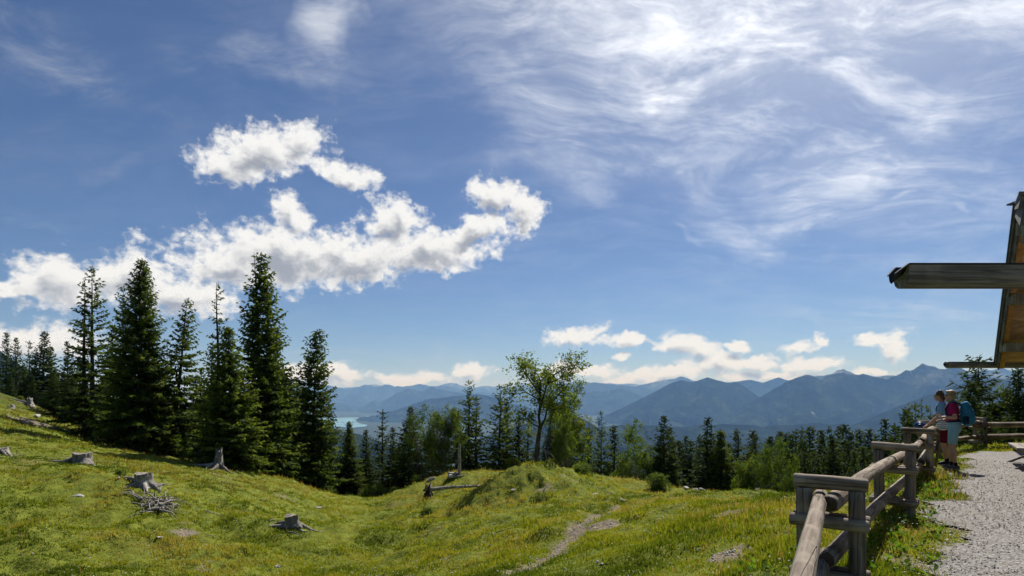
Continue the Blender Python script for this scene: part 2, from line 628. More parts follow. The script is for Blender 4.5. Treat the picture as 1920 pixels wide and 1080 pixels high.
material('limestone', _rock)


def plain(name, color, rough=0.8, spec=0.25, var=0.15, scale=30.0, metal=0.0):
    def fn(nt):
        tc = nt.add('ShaderNodeTexCoord')
        n = nt.noise(tc.outputs['Object'], scale, 4.0, 0.6)
        lo = tuple(v * (1 - var) for v in color)
        hi = tuple(min(1, v * (1 + var)) for v in color)
        return bsdf(nt, nt.mix(nt.smooth(n, 0.3, 0.7), lo, hi), rough, spec, n, 0.25, 0.004, metal)
    return material(name, fn)

# ------------------------------------------------------------------ the ground
GRAVEL_Z = -1.6
CTRL = [tuple(at(*c)) for c in [
    (0, 1080, 13), (200, 1080, 13.5), (400, 1080, 14), (600, 1080, 14), (800, 1080, 12), (950, 1080, 9.6), (1100, 1080, 8.1),
    (1250, 1080, 7.0), (1380, 1080, 6.1), (1470, 1080, 5.4),
    (0, 980, 17), (150, 980, 18), (350, 980, 19), (545, 985, 20), (700, 980, 21), (850, 985, 18.5), (950, 985, 16.2), (1090, 985, 13.6),
    (1250, 980, 11), (1400, 980, 9.4), (1480, 990, 8.0),
    (155, 868, 27), (272, 908, 22), (300, 945, 20.5), (0, 850, 27), (60, 805, 38), (0, 765, 52), (60, 754, 60), (130, 797, 50), (165, 829, 45),
    (260, 857, 40), (330, 866, 41), (410, 875, 38), (470, 884, 38), (545, 906, 41), (600, 930, 46), (660, 938, 48), (730, 958, 46),
    (660, 962, 33), (660, 1008, 24), (720, 1042, 18), (560, 938, 32), (720, 975, 31), (760, 958, 36), (450, 930, 27),
    (785, 908, 44), (850, 891, 42), (920, 890, 40), (810, 936, 33), (790, 972, 27),
    (1000, 868, 27), (965, 877, 27), (1042, 881, 27.5), (885, 941, 29), (800, 985, 24), (930, 968, 21.5), (1000, 940, 22.8), (1088, 919, 28.5), (1130, 915, 27),
    (1130, 901, 36), (1180, 899, 37), (1250, 912, 36), (1290, 930, 35), (1290, 945, 27), (1340, 922, 36), (1385, 921, 33), (1420, 940, 30), (1480, 952, 24), (1480, 962, 17),
    (1640, 908, 15), (1560, 942, 20), (1200, 935, 24), (1150, 960, 17.5), (1300, 950, 18), (1400, 940, 20),
]]
CTRL += [(1.2, 33, -5.2), (-9, 46, -8.0), (8, 46, -8.6), (14, 48, -10.5), (22, 48, -12), (-22, 60, -12), (-32, 62, -10), (-45, 66, -6.0),
         (-62, 72, -1.0), (-75, 60, 1.0), (-14, 66, -14), (0, 70, -15), (20, 75, -19), (40, 70, -19), (60, 60, -18), (-20, 90, -16), (-50, 95, -16),
         (-80, 95, -6), (20, 110, -27), (-20, 120, -24), (60, 100, -28), (-60, 25, 0.5), (-40, 20, -1.0), (-30, 5, -2.5), (-20, -10, -2),
         (17, 26, -4.0), (24, 32, -9), (12, 24, -5.5), (30, 22, -5.0), (34, 30, -12), (-6, -2, -1.7), (-3, 3, -2.4), (-1.5, 5.5, -2.5),
         (2, 6.6, -2.0), (0.5, 8.0, -2.45), (14, 18.6, -1.65)]
CTRL = np.array(CTRL)


def _tps(r2):
    return np.where(r2 > 0, r2 * np.log(np.maximum(r2, 1e-12)), 0.0)


_n = len(CTRL)
_A = np.zeros((_n + 3, _n + 3))
_d2 = ((CTRL[:, None, :2] - CTRL[None, :, :2]) ** 2).sum(-1)
_A[:_n, :_n] = _tps(_d2) + np.eye(_n) * 0.6
_A[:_n, _n] = _A[_n, :_n] = 1
_A[:_n, _n + 1:] = CTRL[:, :2]
_A[_n + 1:, :_n] = CTRL[:, :2].T
_W = np.linalg.solve(_A, np.concatenate([CTRL[:, 2], np.zeros(3)]))

# centre line of the log fence, from behind the viewer to the yard's corner
FENCE = [(-0.5, -0.6), (2.53, 4.85), (5.14, 8.2), (7.86, 11.8), (10.56, 15.4)]
REAR = [(10.56, 15.4), (14.5, 18.9), (21.5, 19.6)]


def seg_side(x, y, pts):
    """signed distance to a polyline: positive on its right"""
    best = np.full(np.shape(x), 1e9)
    sign = np.ones(np.shape(x))
    for (ax, ay), (bx, by) in zip(pts[:-1], pts[1:]):
        dx, dy = bx - ax, by - ay
        L2 = dx * dx + dy * dy
        t = np.clip(((x - ax) * dx + (y - ay) * dy) / L2, 0, 1)
        qx, qy = x - (ax + t * dx), y - (ay + t * dy)
        d = np.hypot(qx, qy)
        s = np.where(dx * (y - ay) - dy * (x - ax) <= 0, 1.0, -1.0)
        upd = d < best
        best = np.where(upd, d, best)
        sign = np.where(upd, s, sign)
    return best * sign


YARD = [(-5.6, -7.5)] + FENCE + [(14.5, 19.4), (30, 20.9)]
TRAIL = [at(1168, 946, 19.5), at(1135, 955, 18), at(1118, 968, 16.4), at(1108, 985, 14.7), at(1090, 1003, 13), at(1050, 1030, 11.3),
         at(1000, 1055, 10.1), at(940, 1085, 9.2), at(880, 1130, 8.4)]
TRAIL = [(p.x, p.y) for p in TRAIL]
SCREE = [(at(1062, 960, 17.6), 0.62, 0.16), (at(1062, 990, 15.0), 0.55, 0.13)]
BARE = [(at(350, 1000, 18.2), 0.4, 0.15), (at(1135, 1010, 12.2), 0.4, 0.15), (at(1370, 1045, 7.2), 0.25, 0.12),
        (at(420, 900, 32), 0.7, 0.35), (at(60, 778, 44), 1.2, 0.8)]


def dist_poly(x, y, pts):
    best = np.full(np.shape(x), 1e9)
    for (ax, ay), (bx, by) in zip(pts[:-1], pts[1:]):
        dx, dy = bx - ax, by - ay
        t = np.clip(((x - ax) * dx + (y - ay) * dy) / (dx * dx + dy * dy), 0, 1)
        best = np.minimum(best, np.hypot(x - (ax + t * dx), y - (ay + t * dy)))
    return best


def height(x, y, detail=True):
    x, y = np.atleast_1d(np.asarray(x, float)), np.atleast_1d(np.asarray(y, float))
    sh = x.shape
    x, y = x.ravel(), y.ravel()
    z = np.zeros_like(x)
    rr = np.hypot(x, y)
    # the fitted surface is used inside 130 m, clamped beyond it
    k = np.minimum(1.0, 125.0 / np.maximum(rr, 1e-6))
    cx, cy = x * k, y * k
    for i in range(0, len(x), 20000):
        s = slice(i, i + 20000)
        d2 = (cx[s, None] - CTRL[None, :, 0]) ** 2 + (cy[s, None] - CTRL[None, :, 1]) ** 2
        z[s] = _tps(d2) @ _W[:_n] + _W[_n] + cx[s] * _W[_n + 1] + cy[s] * _W[_n + 2]
    z = np.clip(z, -34, 8)
    if detail:
        near = 1 - sstep(rr, 60, 120)
        b = fbm(x * 0.55, y * 0.55, 3, 3) * 0.30 + fbm(x * 1.9, y * 1.9, 8, 3) * 0.12
        b = b + np.maximum(0, fbm(x * 1.0, y * 1.4, 21, 2)) * 0.22
        z = z + b * near * sstep(rr, 3, 14)
        kn = np.exp(-(((x - 0.9) / 5.0) ** 2 + ((y - 25.0) / 4.5) ** 2))
        z = z + kn * ((0.5 - np.abs(fbm(x * 1.1, y * 1.7, 301, 3))) * 0.55 + np.abs(fbm(x * 2.4, y * 2.8, 303, 2)) * 0.28 - 0.20)
        tr = dist_poly(x, y, TRAIL)
        z = z - 0.07 * (1 - sstep(tr, 0.12, 0.42))
    # level yard to the right of the fence
    side = seg_side(x, y, YARD)
    w = sstep(side, -0.9, 0.35) * (1 - sstep(rr, 40, 60))
    z = z * (1 - w) + w * (GRAVEL_Z - 0.02 + 0.02 * fbm(x * 0.9, y * 0.9, 5, 2))
    # the mountain side falls to the valley
    az = np.arctan2(x, y)
    left = sstep(-az, 0.55, 1.2) * (1 - sstep(-az, 2.4, 3.1)) 
    fall = np.maximum(rr - 110.0, 0.0) * (0.36 - 0.30 * left)
    fall = fall + 60 * fbm(x * 0.003, y * 0.003, 31, 4) * sstep(rr, 200, 900) * (1 - 0.4 * left)
    z = np.where(rr > 110, np.maximum(z - fall, -452.0), z)
    return z.reshape(sh)


def hz1(x, y):
    return float(height(np.array([x]), np.array([y]))[0])


def spot(px, py, d):
    """the place on the ground that is seen at px, py, close to distance d"""
    ds = d * np.linspace(0.72, 1.35, 160)
    z = height((px - 960) / F * ds, ds)
    e = np.abs(HZ - z / ds * F - py) + 3.0 * np.abs(ds / d - 1)
    k = int(np.argmin(e))
    return Vector(((px - 960) / F * ds[k], ds[k], z[k]))


def build_ground():
    th = np.concatenate([np.linspace(-180, -62, 24, endpoint=False), np.linspace(-62, -46, 20, endpoint=False), np.linspace(-46, 46, 470, endpoint=False),
                         np.linspace(46, 62, 20, endpoint=False), np.linspace(62, 180, 24, endpoint=False)])
    th = np.radians(th)
    r = np.concatenate([np.geomspace(0.4, 4.5, 12, endpoint=False), np.geomspace(4.5, 75, 250, endpoint=False), np.geomspace(75, 1200, 70, endpoint=False),
                        np.geomspace(1200, 39000, 30)])
    T, RR = np.meshgrid(th, r)
    X, Y = RR * np.sin(T), RR * np.cos(T)
    Z = height(X, Y)
    m, n = X.shape
    V = np.stack([X.ravel(), Y.ravel(), Z.ravel()], 1)
    V = np.concatenate([V, [[0, 0, GRAVEL_Z - 0.02]]])
    i, j = np.meshgrid(np.arange(m - 1), np.arange(n), indexing='ij')
    j2 = (j + 1) % n
    fq = np.stack([(i * n + j), (i * n + j2), ((i + 1) * n + j2), ((i + 1) * n + j)], -1).reshape(-1, 4)[:, ::-1]
    x, y = V[:, 0], V[:, 1]
    rr = np.hypot(x, y)
    rag = fbm(x * 2.5, y * 2.5, 77, 3)
    soil = 1 - sstep(dist_poly(x, y, TRAIL) + rag * 0.22, 0.13, 0.33)
    for (c, a, b) in SCREE + BARE:
        u = np.array([c.y, -c.x]) / math.hypot(c.x, c.y)
        qa = (x - c.x) * u[0] + (y - c.y) * u[1]
        qb = (x - c.x) * -u[1] + (y - c.y) * u[0]
        q = np.hypot(qa / a, qb / (b * 2.2)) + rag * 0.9
        soil = np.maximum(soil, 1 - sstep(q, 0.6, 1.05))
    soil = np.maximum(soil, sstep(fbm(x * 0.8, y * 0.8, 91, 4), 0.50, 0.60) * 0.7 * (rr < 70))
    wood = sstep(rr + 10 * fbm(x * 0.1, y * 0.1, 6, 2), 62, 85)
    me = fast_mesh('ground', V, fq, MAT['meadow_ground'], True, {'soil': soil, 'wood': wood})
    o = link(bpy.data.objects.new('ground', me))
    tag(o, kind='structure')
    return o


build_ground()


def build_yard():
    """the gravel of the yard lies on the ground, ragged along the grass"""
    edge = [(1.6, 1.5), (3.75, 5.3), (6.25, 8.9), (9.0, 12.3), (10.6, 14.3), (12.3, 16.6), (14.6, 17.6), (20, 18.2), (26, 18.6)]
    xs = np.arange(-3, 27, 0.12)
    ys = np.arange(-5, 19.5, 0.12)
    X, Y = np.meshgrid(xs, ys)
    s = seg_side(X, Y, [(-2.5, -5)] + edge) + fbm(X * 1.6, Y * 1.6, 15, 3) * 0.55
    keep = s > 0
    Z = np.full(X.shape, GRAVEL_Z) + 0.010 + 0.02 * fbm(X * 0.9, Y * 0.9, 5, 2) + 0.012 * fbm(X * 5, Y * 5, 55, 2)
    m, n = X.shape
    V = np.stack([X.ravel(), Y.ravel(), Z.ravel()], 1)
    i, j = np.meshgrid(np.arange(m - 1), np.arange(n - 1), indexing='ij')
    q = np.stack([(i * n + j), (i * n + j + 1), ((i + 1) * n + j + 1), ((i + 1) * n + j)], -1).reshape(-1, 4)
    q = q[keep.ravel()[q].all(1)]
    used, inv = np.unique(q, return_inverse=True)
    me = fast_mesh('gravel_yard', V[used], inv.reshape(-1, 4), MAT['gravel'], True)
    tag(link(bpy.data.objects.new('gravel_yard', me)), kind='structure')
    # loose stones on it
    rng = np.random.default_rng(4)
    N = 20000
    r = np.exp(rng.uniform(math.log(4.2), math.log(18.5), N))
    a = rng.uniform(R(22), R(50), N)
    x, y = r * np.sin(a), r * np.cos(a)
    ok = seg_side(x, y, [(-2.5, -5)] + edge) + fbm(x * 1.6, y * 1.6, 15, 3) * 0.55 > -0.10
    x, y = x[ok], y[ok]
    base = np.array([(1, 0, 0), (-1, 0, 0), (0, 1, 0), (0, -1, 0), (0, 0, 1), (0, 0, -1)], float)
    fc = np.array([(0, 2, 4), (2, 1, 4), (1, 3, 4), (3, 0, 4)])
    return x, y, base, fc, rng


def build_stones():
    x, y, base, fc, rng = build_yard()
    n = len(x)
    s = rng.uniform(0.005, 0.013, n) * (0.7 + np.hypot(x, y) / 18)
    sc = s[:, None] * rng.uniform(0.6, 1.3, (n, 3))
    ang = rng.uniform(0, 6.28, n)
    b = base[None] * sc[:, None, :] * rng.uniform(0.7, 1.3, (n, 6, 1))
    bx = b[..., 0] * np.cos(ang)[:, None] - b[..., 1] * np.sin(ang)[:, None]
    by = b[..., 0] * np.sin(ang)[:, None] + b[..., 1] * np.cos(ang)[:, None]
    V = np.stack([bx + x[:, None], by + y[:, None], b[..., 2] + GRAVEL_Z + 0.015], -1).reshape(-1, 3)
    Fc = (fc[None] + (np.arange(n) * 6)[:, None, None]).reshape(-1, 3)
    me = fast_mesh('gravel_stones', V, Fc, MAT['gravel'], False)
    tag(link(bpy.data.objects.new('gravel_stones', me)), 'loose grey gravel stones strewn over the yard', 'gravel', kind='stuff')


build_stones()


# ------------------------------------------------------------------ mountains and lake
VALLEY = -450.0
RIDGES = [
    # distance (km), crest, rocky, spur height (m), slope
    (26, [(480, 726), (560, 722), (640, 727), (700, 722), (760, 726), (820, 724), (845, 719), (865, 722), (895, 727), (920, 723), (945, 725), (980, 718), (1010, 722), (1060, 716), (1085, 714), (1120, 718), (1200, 722), (1260, 720)], True, 60, .5),
    (22, [(440, 730), (540, 727), (556, 724), (578, 728), (615, 723), (645, 730), (672, 725), (683, 722), (705, 724), (722, 721), (738, 725), (745, 722), (770, 724), (789, 720), (800, 723), (830, 724), (870, 732), (930, 740)], True, 70, .5),
    (19, [(1120, 745), (1182, 729), (1226, 717), (1255, 709), (1268, 708), (1279, 705), (1288, 709), (1297, 714), (1330, 724), (1400, 735)], True, 90, .5),
    (12.8, [(1790, 705), (1830, 697), (1852, 694), (1862, 695), (1870, 692), (1886, 690), (1897, 694), (1910, 691), (1940, 688), (1990, 694), (2060, 700)], True, 90, .55),
    (20, [(520, 752), (575, 741), (600, 745), (640, 748), (655, 745), (670, 743), (684, 746), (694, 755), (715, 762), (760, 764)], False, 50, .4),
    (18, [(1000, 736), (1040, 728), (1073, 721), (1112, 717), (1135, 719), (1165, 722), (1205, 727), (1260, 735)], False, 80, .45),
    (17, [(560, 768), (610, 760), (630, 754), (645, 756), (665, 768), (690, 756), (703, 750), (713, 755), (732, 744), (748, 735), (758, 731), (769, 729), (782, 733), (795, 734), (804, 727), (809, 724), (820, 729), (845, 734), (880, 738), (920, 741), (980, 748), (1040, 760)], False, 90, .45),
    (12.2, [(1480, 722), (1528, 706), (1554, 701), (1570, 695), (1581, 691), (1593, 696), (1606, 700), (1630, 706), (1647, 707), (1660, 703), (1690, 708), (1740, 712)], True, 110, .55),
    (15, [(1040, 760), (1075, 747), (1100, 736), (1115, 733), (1130, 736), (1148, 731), (1164, 728), (1182, 734), (1203, 743), (1240, 757), (1290, 775)], False, 100, .45),
    (14, [(1330, 730), (1359, 718), (1383, 716), (1406, 712), (1430, 717), (1443, 713), (1461, 708), (1477, 714), (1500, 722), (1540, 735)], False, 110, .5),
    (11, [(560, 815), (640, 790), (670, 785), (700, 779), (740, 770), (770, 759), (800, 749), (830, 745), (860, 742), (895, 738), (932, 746), (964, 758), (1005, 768), (1040, 779), (1080, 795), (1130, 815)], False, 100, .42),
    (10, [(1120, 785), (1170, 763), (1203, 747), (1234, 731), (1255, 719), (1276, 713), (1300, 716), (1318, 710), (1326, 707), (1346, 713), (1365, 718), (1383, 718), (1398, 726), (1411, 736), (1427, 747), (1460, 762), (1520, 785)], False, 130, .5),
    (9, [(1370, 775), (1417, 749), (1456, 728), (1487, 710), (1502, 705), (1515, 700), (1530, 707), (1540, 710), (1564, 703), (1581, 699), (1608, 702), (1619, 699), (1642, 707), (1663, 712), (1679, 704), (1699, 694), (1712, 694), (1729, 683), (1741, 687), (1760, 689), (1772, 691), (1787, 688), (1803, 689), (1821, 703), (1855, 707), (1881, 710), (1904, 707), (1960, 712), (2050, 700)], True, 150, .55),
    (6.2, [(1540, 815), (1600, 796), (1650, 776), (1700, 757), (1740, 740), (1780, 727), (1820, 716), (1860, 710), (1920, 714), (2000, 720)], False, 100, .45),
    (4.6, [(900, 820), (1000, 790), (1040, 782), (1078, 780), (1103, 790), (1127, 806), (1180, 835), (1260, 850), (1400, 848), (1560, 860)], False, 60, .4),
    (5.6, [(1000, 800), (1060, 797), (1120, 800), (1200, 796), (1280, 801), (1360, 795), (1440, 800), (1520, 793), (1600, 797), (1700, 790), (1800, 795)], False, 60, .3),
    (3.3, [(1050, 850), (1150, 838), (1230, 834), (1320, 838), (1420, 830), (1540, 834), (1640, 826), (1760, 830)], False, 45, .3),
    (2.6, [(420, 790), (500, 796), (580, 801), (620, 803), (680, 815), (720, 830), (770, 852), (830, 880), (900, 905)], False, 35, .35),
    (1.6, [(-420, 620), (-200, 628), (-60, 645), (0, 657), (14, 668), (45, 690), (110, 720), (200, 760)], False, 25, .35),
]


def build_ridge(idx, km, crest, rocky, spur, slope):
    d = km * 1000.0
    cp = np.array(crest, float)
    n = int(min(290, max(120, (cp[-1, 0] - cp[0, 0]) * 0.75)))
    px = np.linspace(cp[0, 0], cp[-1, 0], n)
    # rounded interpolation of the crest line
    py = np.interp(px, cp[:, 0], cp[:, 1])
    kern = np.array([1, 2, 1.0]) / 4
    py = np.convolve(np.pad(py, 1, mode='edge'), kern, 'valid')
    X0 = (px - 960) / F * d
    Z0 = (HZ - py) / F * d
    sc = d / 9000.0
    Z0 = Z0 + fbm(X0 * 0.006 / sc, X0 * 0 + idx, idx, 4, 0.6) * 26 * sc * (1.0 if rocky else 0.55)
    ux = X0 / np.hypot(X0, d)
    uy = d / np.hypot(X0, d)
    rows_f, rows_b = 54, 6
    run = min(max(900.0, (Z0.max() - VALLEY) / slope) * 1.7, 0.62 * d)
    t = np.concatenate([-np.linspace(1, 0, rows_b, endpoint=False), np.linspace(0, 1, rows_f) ** 1.25])
    T, S = np.meshgrid(t, np.arange(n), indexing='ij')
    Xc, Zc = X0[None, :], Z0[None, :]
    # spurs and gullies: the slope line wanders sideways, ridges stand proud between gullies
    ww = X0[None, :] / (650.0 * sc) + idx * 7.7
    side = fbm(ww * 0.8 + 0 * T, T * 2.2 + idx, 40 + idx, 3) * 1.6
    rid = 1 - 2 * np.abs(vnoise(ww * 1.1 + side, T * 0.8, 60 + idx)) * 1.6
    rid2 = 1 - 2 * np.abs(vnoise(ww * 3.1 + side * 2, T * 2.6, 80 + idx)) * 1.6
    at_ = np.abs(T)
    prof = np.where(T < 0, (1 - at_), 0.42 * (1 - at_) ** 2.6 + 0.58 * (1 - at_) ** 1.15)
    Z = VALLEY - 40 + (Zc - VALLEY + 40) * prof
    amp = spur * 1.8 * sc * np.sqrt(np.clip(at_, 0, 1)) * (1 - at_ * 0.55)
    Z = Z + (rid - 0.75) * amp + (rid2 - 0.75) * amp * 0.38 + fbm(ww * 6, T * 9, 90 + idx, 3) * amp * 0.3
    Z = np.where(at_ >= 0.999, VALLEY - 60, Z)
    # never rise above the line of sight to the crest
    dist = -T * run
    lim = Zc * (1 + dist / d) - 2 - at_ * 20
    Z = np.where((at_ > 0.001) & (T > 0), np.minimum(Z, lim), Z)
    X = X0[None, :] - ux[None, :] * T * run
    Y = d - uy[None, :] * T * run
    m = len(t)
    V = np.stack([X.ravel(), np.broadcast_to(Y, X.shape).ravel(), Z.ravel()], 1)
    i, j = np.meshgrid(np.arange(m - 1), np.arange(n - 1), indexing='ij')
    q = np.stack([(i * n + j), ((i + 1) * n + j), ((i + 1) * n + j + 1), (i * n + j + 1)], -1).reshape(-1, 4)
    me = fast_mesh('mountain_ridge', V, q, MAT['rocky_mountain' if rocky else 'forested_mountain'], True)
    o = link(bpy.data.objects.new('mountain_ridge', me))
    tag(o, kind='structure')


for k_, a_ in enumerate(RIDGES):
    build_ridge(k_, *a_)


def build_lake():
    zl = VALLEY + 8

    def w(px, py):
        d = -zl * F / (py - HZ)
        return ((px - 960) / F * d, d, zl)
    mb = MB()
    main = [w(*p) for p in [(590, 783.5), (606, 783.6), (640, 783.2), (672, 782.6), (672, 786), (666, 789), (672, 793), (690, 797), (684, 800), (662, 802), (640, 800), (615, 799), (590, 800), (560, 797), (560, 786)]]
    arm = [w(*p) for p in [(676, 783), (684, 779.5), (695, 779.6), (704, 781.5), (700, 783), (688, 783.6)]]
    for poly in (main, arm):
        i = mb.addv(poly)
        mb.face([i + k for k in range(len(poly))])
    o = mb.build('lake', MAT['lake_water'])
    tag(o, kind='structure')


build_lake()


def build_haze():
    mb = MB()
    mb.box((-40000, -40000, -560), (40000, 40000, 680))
    m = bpy.data.materials.new('haze_air')
    m.use_nodes = True
    nt = NT(m.node_tree)
    nt.n.clear()
    out = nt.add('ShaderNodeOutputMaterial')
    v = nt.add('ShaderNodeVolumePrincipled')
    v.inputs['Color'].default_value = (0.27, 0.52, 1.0, 1.0)
    v.inputs['Absorption Color'].default_value = (1.0, 1.0, 1.0, 1.0)
    v.inputs['Density'].default_value = HAZE
    v.inputs['Density Attribute'].default_value = ''
    v.inputs['Temperature Attribute'].default_value = ''
    v.inputs['Color Attribute'].default_value = ''
    v.inputs['Anisotropy'].default_value = 0.0
    nt.l.new(v.outputs[0], out.inputs['Volume'])
    m.cycles.homogeneous_volume = True
    o = mb.build('haze', m)
    tag(o, 'pale blue haze filling the air over the valley', 'haze', kind='stuff')


HAZE = 5.4e-5
build_haze()

# ------------------------------------------------------------------ trees
def spruce_proto(name, seed, h=13.0, rad=2.2, start=0.06, dens=1.0, gap=0.0, power=0.8, droop=0.45, top_sparse=0.0, skirt=1.0, twig=1.0,
                 trunk_r=None, dead=0, bend=0.0, onesided=0.0, mat='spruce_needles', bark='bark', kink=0.0):
    """a spruce: trunk mesh and crown mesh, base at the origin"""
    rng = random.Random(seed)
    nr = np.random.default_rng(seed)
    tr = trunk_r or 0.017 * h
    ph = rng.uniform(0, 6.28)

    def axis(z):
        t = z / h
        b = bend * h * t * t
        k = kink * math.exp(-((t - 0.80) / 0.05) ** 2)
        return Vector((b * math.cos(ph) + 0.06 * math.sin(t * 9 + ph) * t + k, b * math.sin(ph) + 0.06 * math.cos(t * 7 + ph) * t, z))
    tb = MB()
    zs = [0, 0.12, 0.5] + [h * t for t in np.linspace(0.1, 1.0, 14)]
    tb.tube([axis(z) - (Vector((0, 0, 0.5)) if z == 0 else Vector()) for z in zs],
            [tr * (1.5 if z < 0.05 else 1.15 if z < 0.3 else max(0.06, (1 - z / h) ** 0.9)) for z in zs], 9, wob=0.08, rng=rng)
    for _ in range(dead):
        z = rng.uniform(0.08, 0.8) * h
        a = rng.uniform(0, 6.28)
        L = rng.uniform(0.4, 1.5) * (1 - 0.5 * z / h)
        p = axis(z)
        dv = Vector((math.cos(a), math.sin(a), 0))
        tb.tube([p, p + dv * L * 0.5 + Vector((0, 0, -0.05)), p + dv * L + Vector((0, 0, -0.28 * L))], [0.028, 0.018, 0.006], 4, cap=False)
    pos, dirs, size, tint, hang = [], [], [], [], []
    z = start * h
    while z < h * 0.985:
        t = (z - start * h) / (h * (1 - start))          # 0 bottom of the crown .. 1 tip
        prof = (1 - t) ** power * (1 - 0.35 * t)
        if t < 0.12:
            prof *= 0.72 + 0.28 * t / 0.12 * skirt
        L0 = rad * prof + 0.10
        nb = max(3, int(round((5 + 2.2 * (1 - t)) * dens)))
        a0 = rng.uniform(0, 6.28)
        for b in range(nb):
            g = gap + top_sparse * sstep(np.array(t), 0.35, 0.95)
            if rng.random() < g:
                continue
            a = a0 + 6.283 * b / nb + rng.uniform(-0.35, 0.35)
            L = L0 * rng.uniform(0.62, 1.18)
            if onesided:
                L *= 1 - onesided * 0.5 * (1 - math.cos(a - ph))
            if rng.random() < 0.06:
                L *= 1.25
            L = max(L, 0.16)
            zz = z + rng.uniform(-0.12, 0.12)
            dh = Vector((math.cos(a), math.sin(a), 0))
            up = 0.55 * t - droop * (1 - t) * rng.uniform(0.7, 1.3)
            p0 = axis(min(zz, h))
            steps = max(3, int(L / (0.115 * twig)))
            bt = rng.uniform(0, 1)
            for s in range(steps):
                u = (s + rng.random()) / steps
                if u < 0.14 and L > 0.8:
                    continue
                q = p0 + dh * (L * u) + Vector((0, 0, L * (up * u + 0.38 * droop * u ** 3)))
                w = (1 - u) ** 0.6 * 0.34 * L + 0.07
                # twigs to both sides and one hanging below
                for sd_ in (-1, 1, 0, 0):
                    if sd_:
                        fw = rng.uniform(0.35, 0.9)
                        dv = Vector((dh.x * fw - dh.y * sd_, dh.y * fw + dh.x * sd_, rng.uniform(-0.55, 0.10)))
                        ln = w * rng.uniform(0.55, 1.2)
                    else:
                        dv = Vector((dh.x * 0.8 + rng.uniform(-0.5, 0.5), dh.y * 0.8 + rng.uniform(-0.5, 0.5), rng.uniform(-1.1, 0.35)))
                        ln = rng.uniform(0.12, 0.34) * (0.6 + 0.4 * min(1, L))
                    pos.append(q)
                    dirs.append(dv.normalized())
                    size.append(min(0.62 * min(1.0, twig), max(0.10, ln)))
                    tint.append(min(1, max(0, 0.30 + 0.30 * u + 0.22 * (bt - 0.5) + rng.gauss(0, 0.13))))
        z += rng.uniform(0.20, 0.34) * (0.75 + 0.5 * (1 - t)) / max(0.6, dens) * twig
    # leader
    for k in range(10):
        pos.append(axis(h * (0.965 + 0.0035 * k)))
        a = rng.uniform(0, 6.28)
        dirs.append(Vector((math.cos(a), math.sin(a), 0.9)).normalized())
        size.append(0.16)
        tint.append(0.5)
    P = np.array([tuple(p) for p in pos])
    D = np.array([tuple(p) for p in dirs])
    S = np.array(size)
    n = len(P)
    ref = nr.normal(size=(n, 3))
    W = np.cross(D, ref)
    W /= np.linalg.norm(W, axis=1)[:, None] + 1e-9
    U = np.cross(D, W)
    wd = (0.115 * S + 0.024)[:, None] * twig
    L = S[:, None]
    bow = U * (L * 0.10)
    v0 = P
    v1 = P + D * L * 0.42 + W * wd + bow
    v2 = P + D * L + nr.normal(size=(n, 3)) * 0.02
    v3 = P + D * L * 0.42 - W * wd + bow
    V = np.stack([v0, v1, v2, v3], 1).reshape(-1, 3)
    i4 = np.arange(n)[:, None] * 4
    Fq = np.concatenate([i4 + np.array([[0, 1, 3]]), i4 + np.array([[1, 2, 3]])], 0)
    tn = np.repeat(np.array(tint), 4)
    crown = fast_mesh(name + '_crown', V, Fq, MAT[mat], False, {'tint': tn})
    trunk = tb.mesh(name + '_trunk', MAT[bark], True)
    return dict(h=h, parts=[('trunk', trunk), ('crown', crown)])


def leaf_mesh(name, pts, seed, size=0.15, per=9, spread=0.30, mat='broad_leaves', tint0=0.5, flat=0.6):
    """leaf clumps round the given twig ends"""
    nr = np.random.default_rng(seed)
    pts = np.array([tuple(p) for p in pts])
    n0 = len(pts)
    C = np.repeat(pts, per, 0)
    base_t = np.repeat(nr.normal(0, 0.16, n0), per)
    n = len(C)
    off = nr.normal(size=(n, 3)) * spread * np.array([1, 1, 0.75])
    C = C + off
    nrm = nr.normal(size=(n, 3)) * np.array([flat, flat, flat]) + np.array([0, 0, 0.9])
    nrm /= np.linalg.norm(nrm, axis=1)[:, None]
    ref = nr.normal(size=(n, 3))
    A = np.cross(nrm, ref)
    A /= np.linalg.norm(A, axis=1)[:, None] + 1e-9
    B = np.cross(nrm, A)
    s = (size * nr.uniform(0.6, 1.3, n))[:, None]
    v0 = C - A * s * 0.5
    v1 = C + B * s * 0.36 + nrm * s * 0.08
    v2 = C + A * s * 0.55
    v3 = C - B * s * 0.36 + nrm * s * 0.08
    V = np.stack([v0, v1, v2, v3], 1).reshape(-1, 3)
    i4 = np.arange(n)[:, None] * 4
    Fq = np.concatenate([i4 + np.array([[0, 1, 2]]), i4 + np.array([[0, 2, 3]])], 0)
    tn = np.clip(tint0 + base_t + nr.normal(0, 0.12, n), 0, 1)
    return fast_mesh(name, V, Fq, MAT[mat], False, {'tint': np.repeat(tn, 4)})


